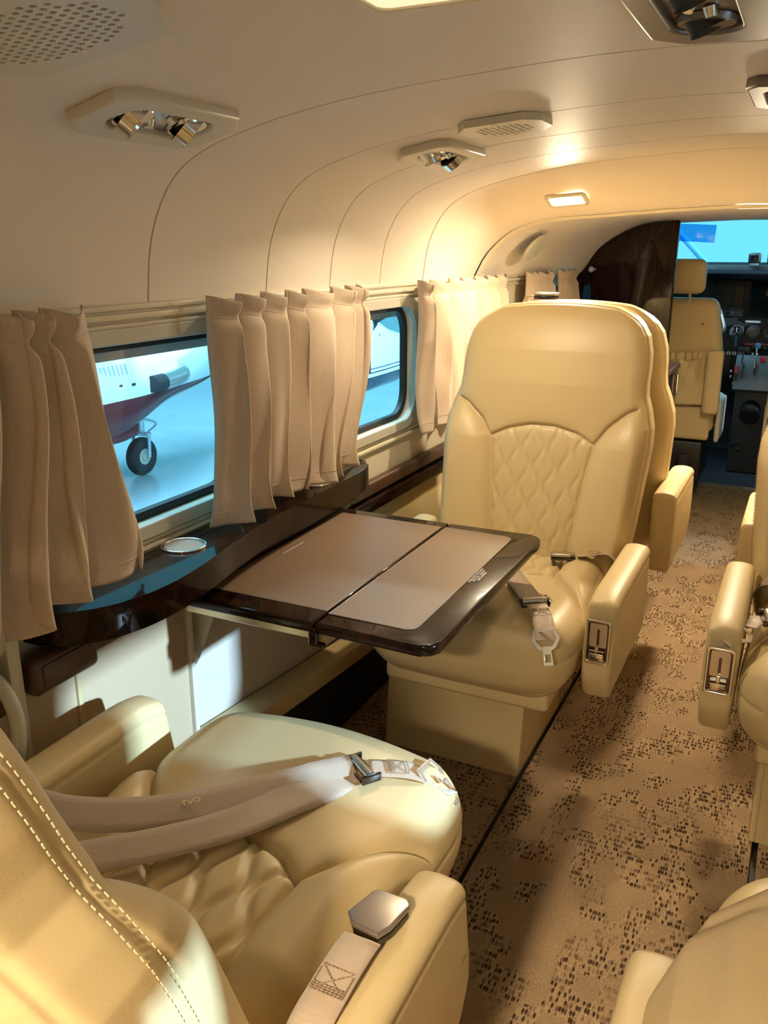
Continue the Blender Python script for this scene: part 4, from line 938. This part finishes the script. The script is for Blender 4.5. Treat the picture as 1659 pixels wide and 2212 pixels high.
def wheelset(par,x,y,r,w,ztop,m='hook'):
    g=bpy.data.objects
    bm=bmesh.new(); add_tube(bm,[(x,y+(r-w)*math.cos(a),GZ+r+(r-w)*math.sin(a)) for a in np.linspace(0,2*PI,33)[:-1]],w,14,True); t=frombm('tyre',bm,'tyre',par,60)
    bm=bmesh.new(); add_cyl(bm,(x-w*.7,y,GZ+r),(x+w*.7,y,GZ+r),r*.50,None,24); add_cyl(bm,(x-w*.9,y,GZ+r),(x+w*.9,y,GZ+r),r*.22,None,20); frombm('wheel_hub',bm,'greytrim',t)
    bm=bmesh.new(); add_cyl(bm,(x,y+.03,GZ+r*2+.03),(x,y+.03,ztop),.035); add_cyl(bm,(x-w*1.5,y,GZ+r),(x-w*1.5,y+.02,GZ+2*r+.05),.02); add_cyl(bm,(x+w*1.5,y,GZ+r),(x+w*1.5,y+.02,GZ+2*r+.05),.02)
    add_tube(bm,spline([(x,y+.05,GZ+2*r+.20),(x+.05,y+.22,GZ+2*r+.12),(x,y+.10,GZ+2*r+.02)],12),.012,6); add_box(bm,(x,y+.01,GZ+2*r+.04),(w*3.4,.07,.04),None,.01); frombm('gear_leg',bm,m,par)
wheelset(P1,-6.95,6.98,.215,.075,-.40)
# exhaust stack, cowl scoops, louvres
bm=bmesh.new(); add_tube(bm,spline([(-6.48,7.15,-.03),(-6.31,6.98,-.04),(-6.27,6.80,-.06),(-6.26,6.62,-.07)],14),[.085]*14,18); e_=frombm('exhaust_stack',bm,'steel',P1,60)
cyl('exhaust_mouth',(-6.26,6.625,-.07),(-6.262,6.46,-.075),.084,'tyre',e_,.084)
for i in range(7):
    bm=bmesh.new(); add_box(bm,(-6.275,5.78+i*.055,.12),(.03,.022,.11),rotx(.25),.006); frombm('louvre',bm,'hook',P1)
for y,z in ((5.85,-.04),(6.02,-.03),(6.2,-.04)): 
    bm=bmesh.new(); add_box(bm,(-6.27,y,z),(.02,.05,.025),None,.004); frombm('vent_slot',bm,'tyre',P1)
# second airplane, farther away
MT['plane2']=striped('white_and_navy_paint',[(-2,(.004,.012,.045)),(-.206,(.70,.78,.84)),(-.17,(.02,.03,.07)),(-.145,(.70,.78,.84)),(-.115,(.10,.14,.2)),(-.10,(.70,.78,.84))])
P2=thing('parked_airplane','white propeller airplane with navy belly outside, its nose seen through the second window','airplane',(0,0,0))
ST2=[(6.9,-5.0,.25,.06,.06,.06),(7.8,-5.0,.18,.36,.32,.40),(8.6,-5.0,.10,.55,.50,.55),(9.0,-5.0,.10,.58,.46,.57),(9.5,-5.0,.08,.56,.26,.54),(10.1,-5.0,.02,.50,.18,.46),(10.7,-5.0,-.06,.30,.12,.25),(11.0,-5.0,-.10,.10,.06,.10)]
fusel('fuselage',ST2,'plane2',P2,48,pw=2.6)
MT['canopy']=mat('teal_windscreen',(.03,.32,.36),.05,coat=1)
def xs(y,z):
    Y_=[q[0] for q in ST2]; w=np.interp(y,Y_,[q[3] for q in ST2]); hu=np.interp(y,Y_,[q[4] for q in ST2]); zc=np.interp(y,Y_,[q[2] for q in ST2])
    q=min(1,max(0,(z-zc)/hu)); return -5.0+w*(1-q**2.2)**(1/2.2)
for poly in ([(9.06,.25),(9.50,.26),(9.26,.40),(9.04,.49)],[(8.66,.24),(8.98,.25),(8.95,.47),(8.68,.50)]):
    bm=bmesh.new(); N_=8; g=[[None]*(N_+1) for _ in range(N_+1)]
    a,b,c,d=[np.array(p) for p in poly]
    for i in range(N_+1):
        for j in range(N_+1):
            u,v=i/N_,j/N_; p=(1-v)*((1-u)*a+u*b)+v*((1-u)*d+u*c); g[i][j]=bm.verts.new((xs(*p)+.015,p[0],p[1]+.006))
    for i in range(N_):
        for j in range(N_): bm.faces.new((g[i][j],g[i+1][j],g[i+1][j+1],g[i][j+1]))
    frombm('cockpit_window',bm,'canopy',P2,60)
fusel('engine_nacelle',[(6.6,-4.15,.40,.06,.06,.06),(7.2,-4.15,.42,.20,.18,.24),(7.8,-4.15,.44,.18,.17,.20),(8.0,-4.15,.45,.12,.12,.13)],'plane2',P2,30)
bm=bmesh.new(); add_cyl(bm,(-4.15,8.0,.45),(-4.15,8.30,.45),.12,.02,20); frombm('spinner',bm,'tyre',P2)
for a in (270,30,150):
    A_=math.radians(a); d=Vector((math.cos(A_),0,math.sin(A_))); bm=bmesh.new(); add_box(bm,Vector((-4.15,8.10,.45))+d*.27,(.07,.02,.46),Matrix.Rotation(-(A_-PI/2),4,'Y'),.008); frombm('propeller_blade',bm,'tyre',P2)
wheelset(P2,-5.0,9.15,.22,.08,-.5)
# wing strut and wing of the airplane that carries the cabin, outside the windscreen, and a pale tug far ahead
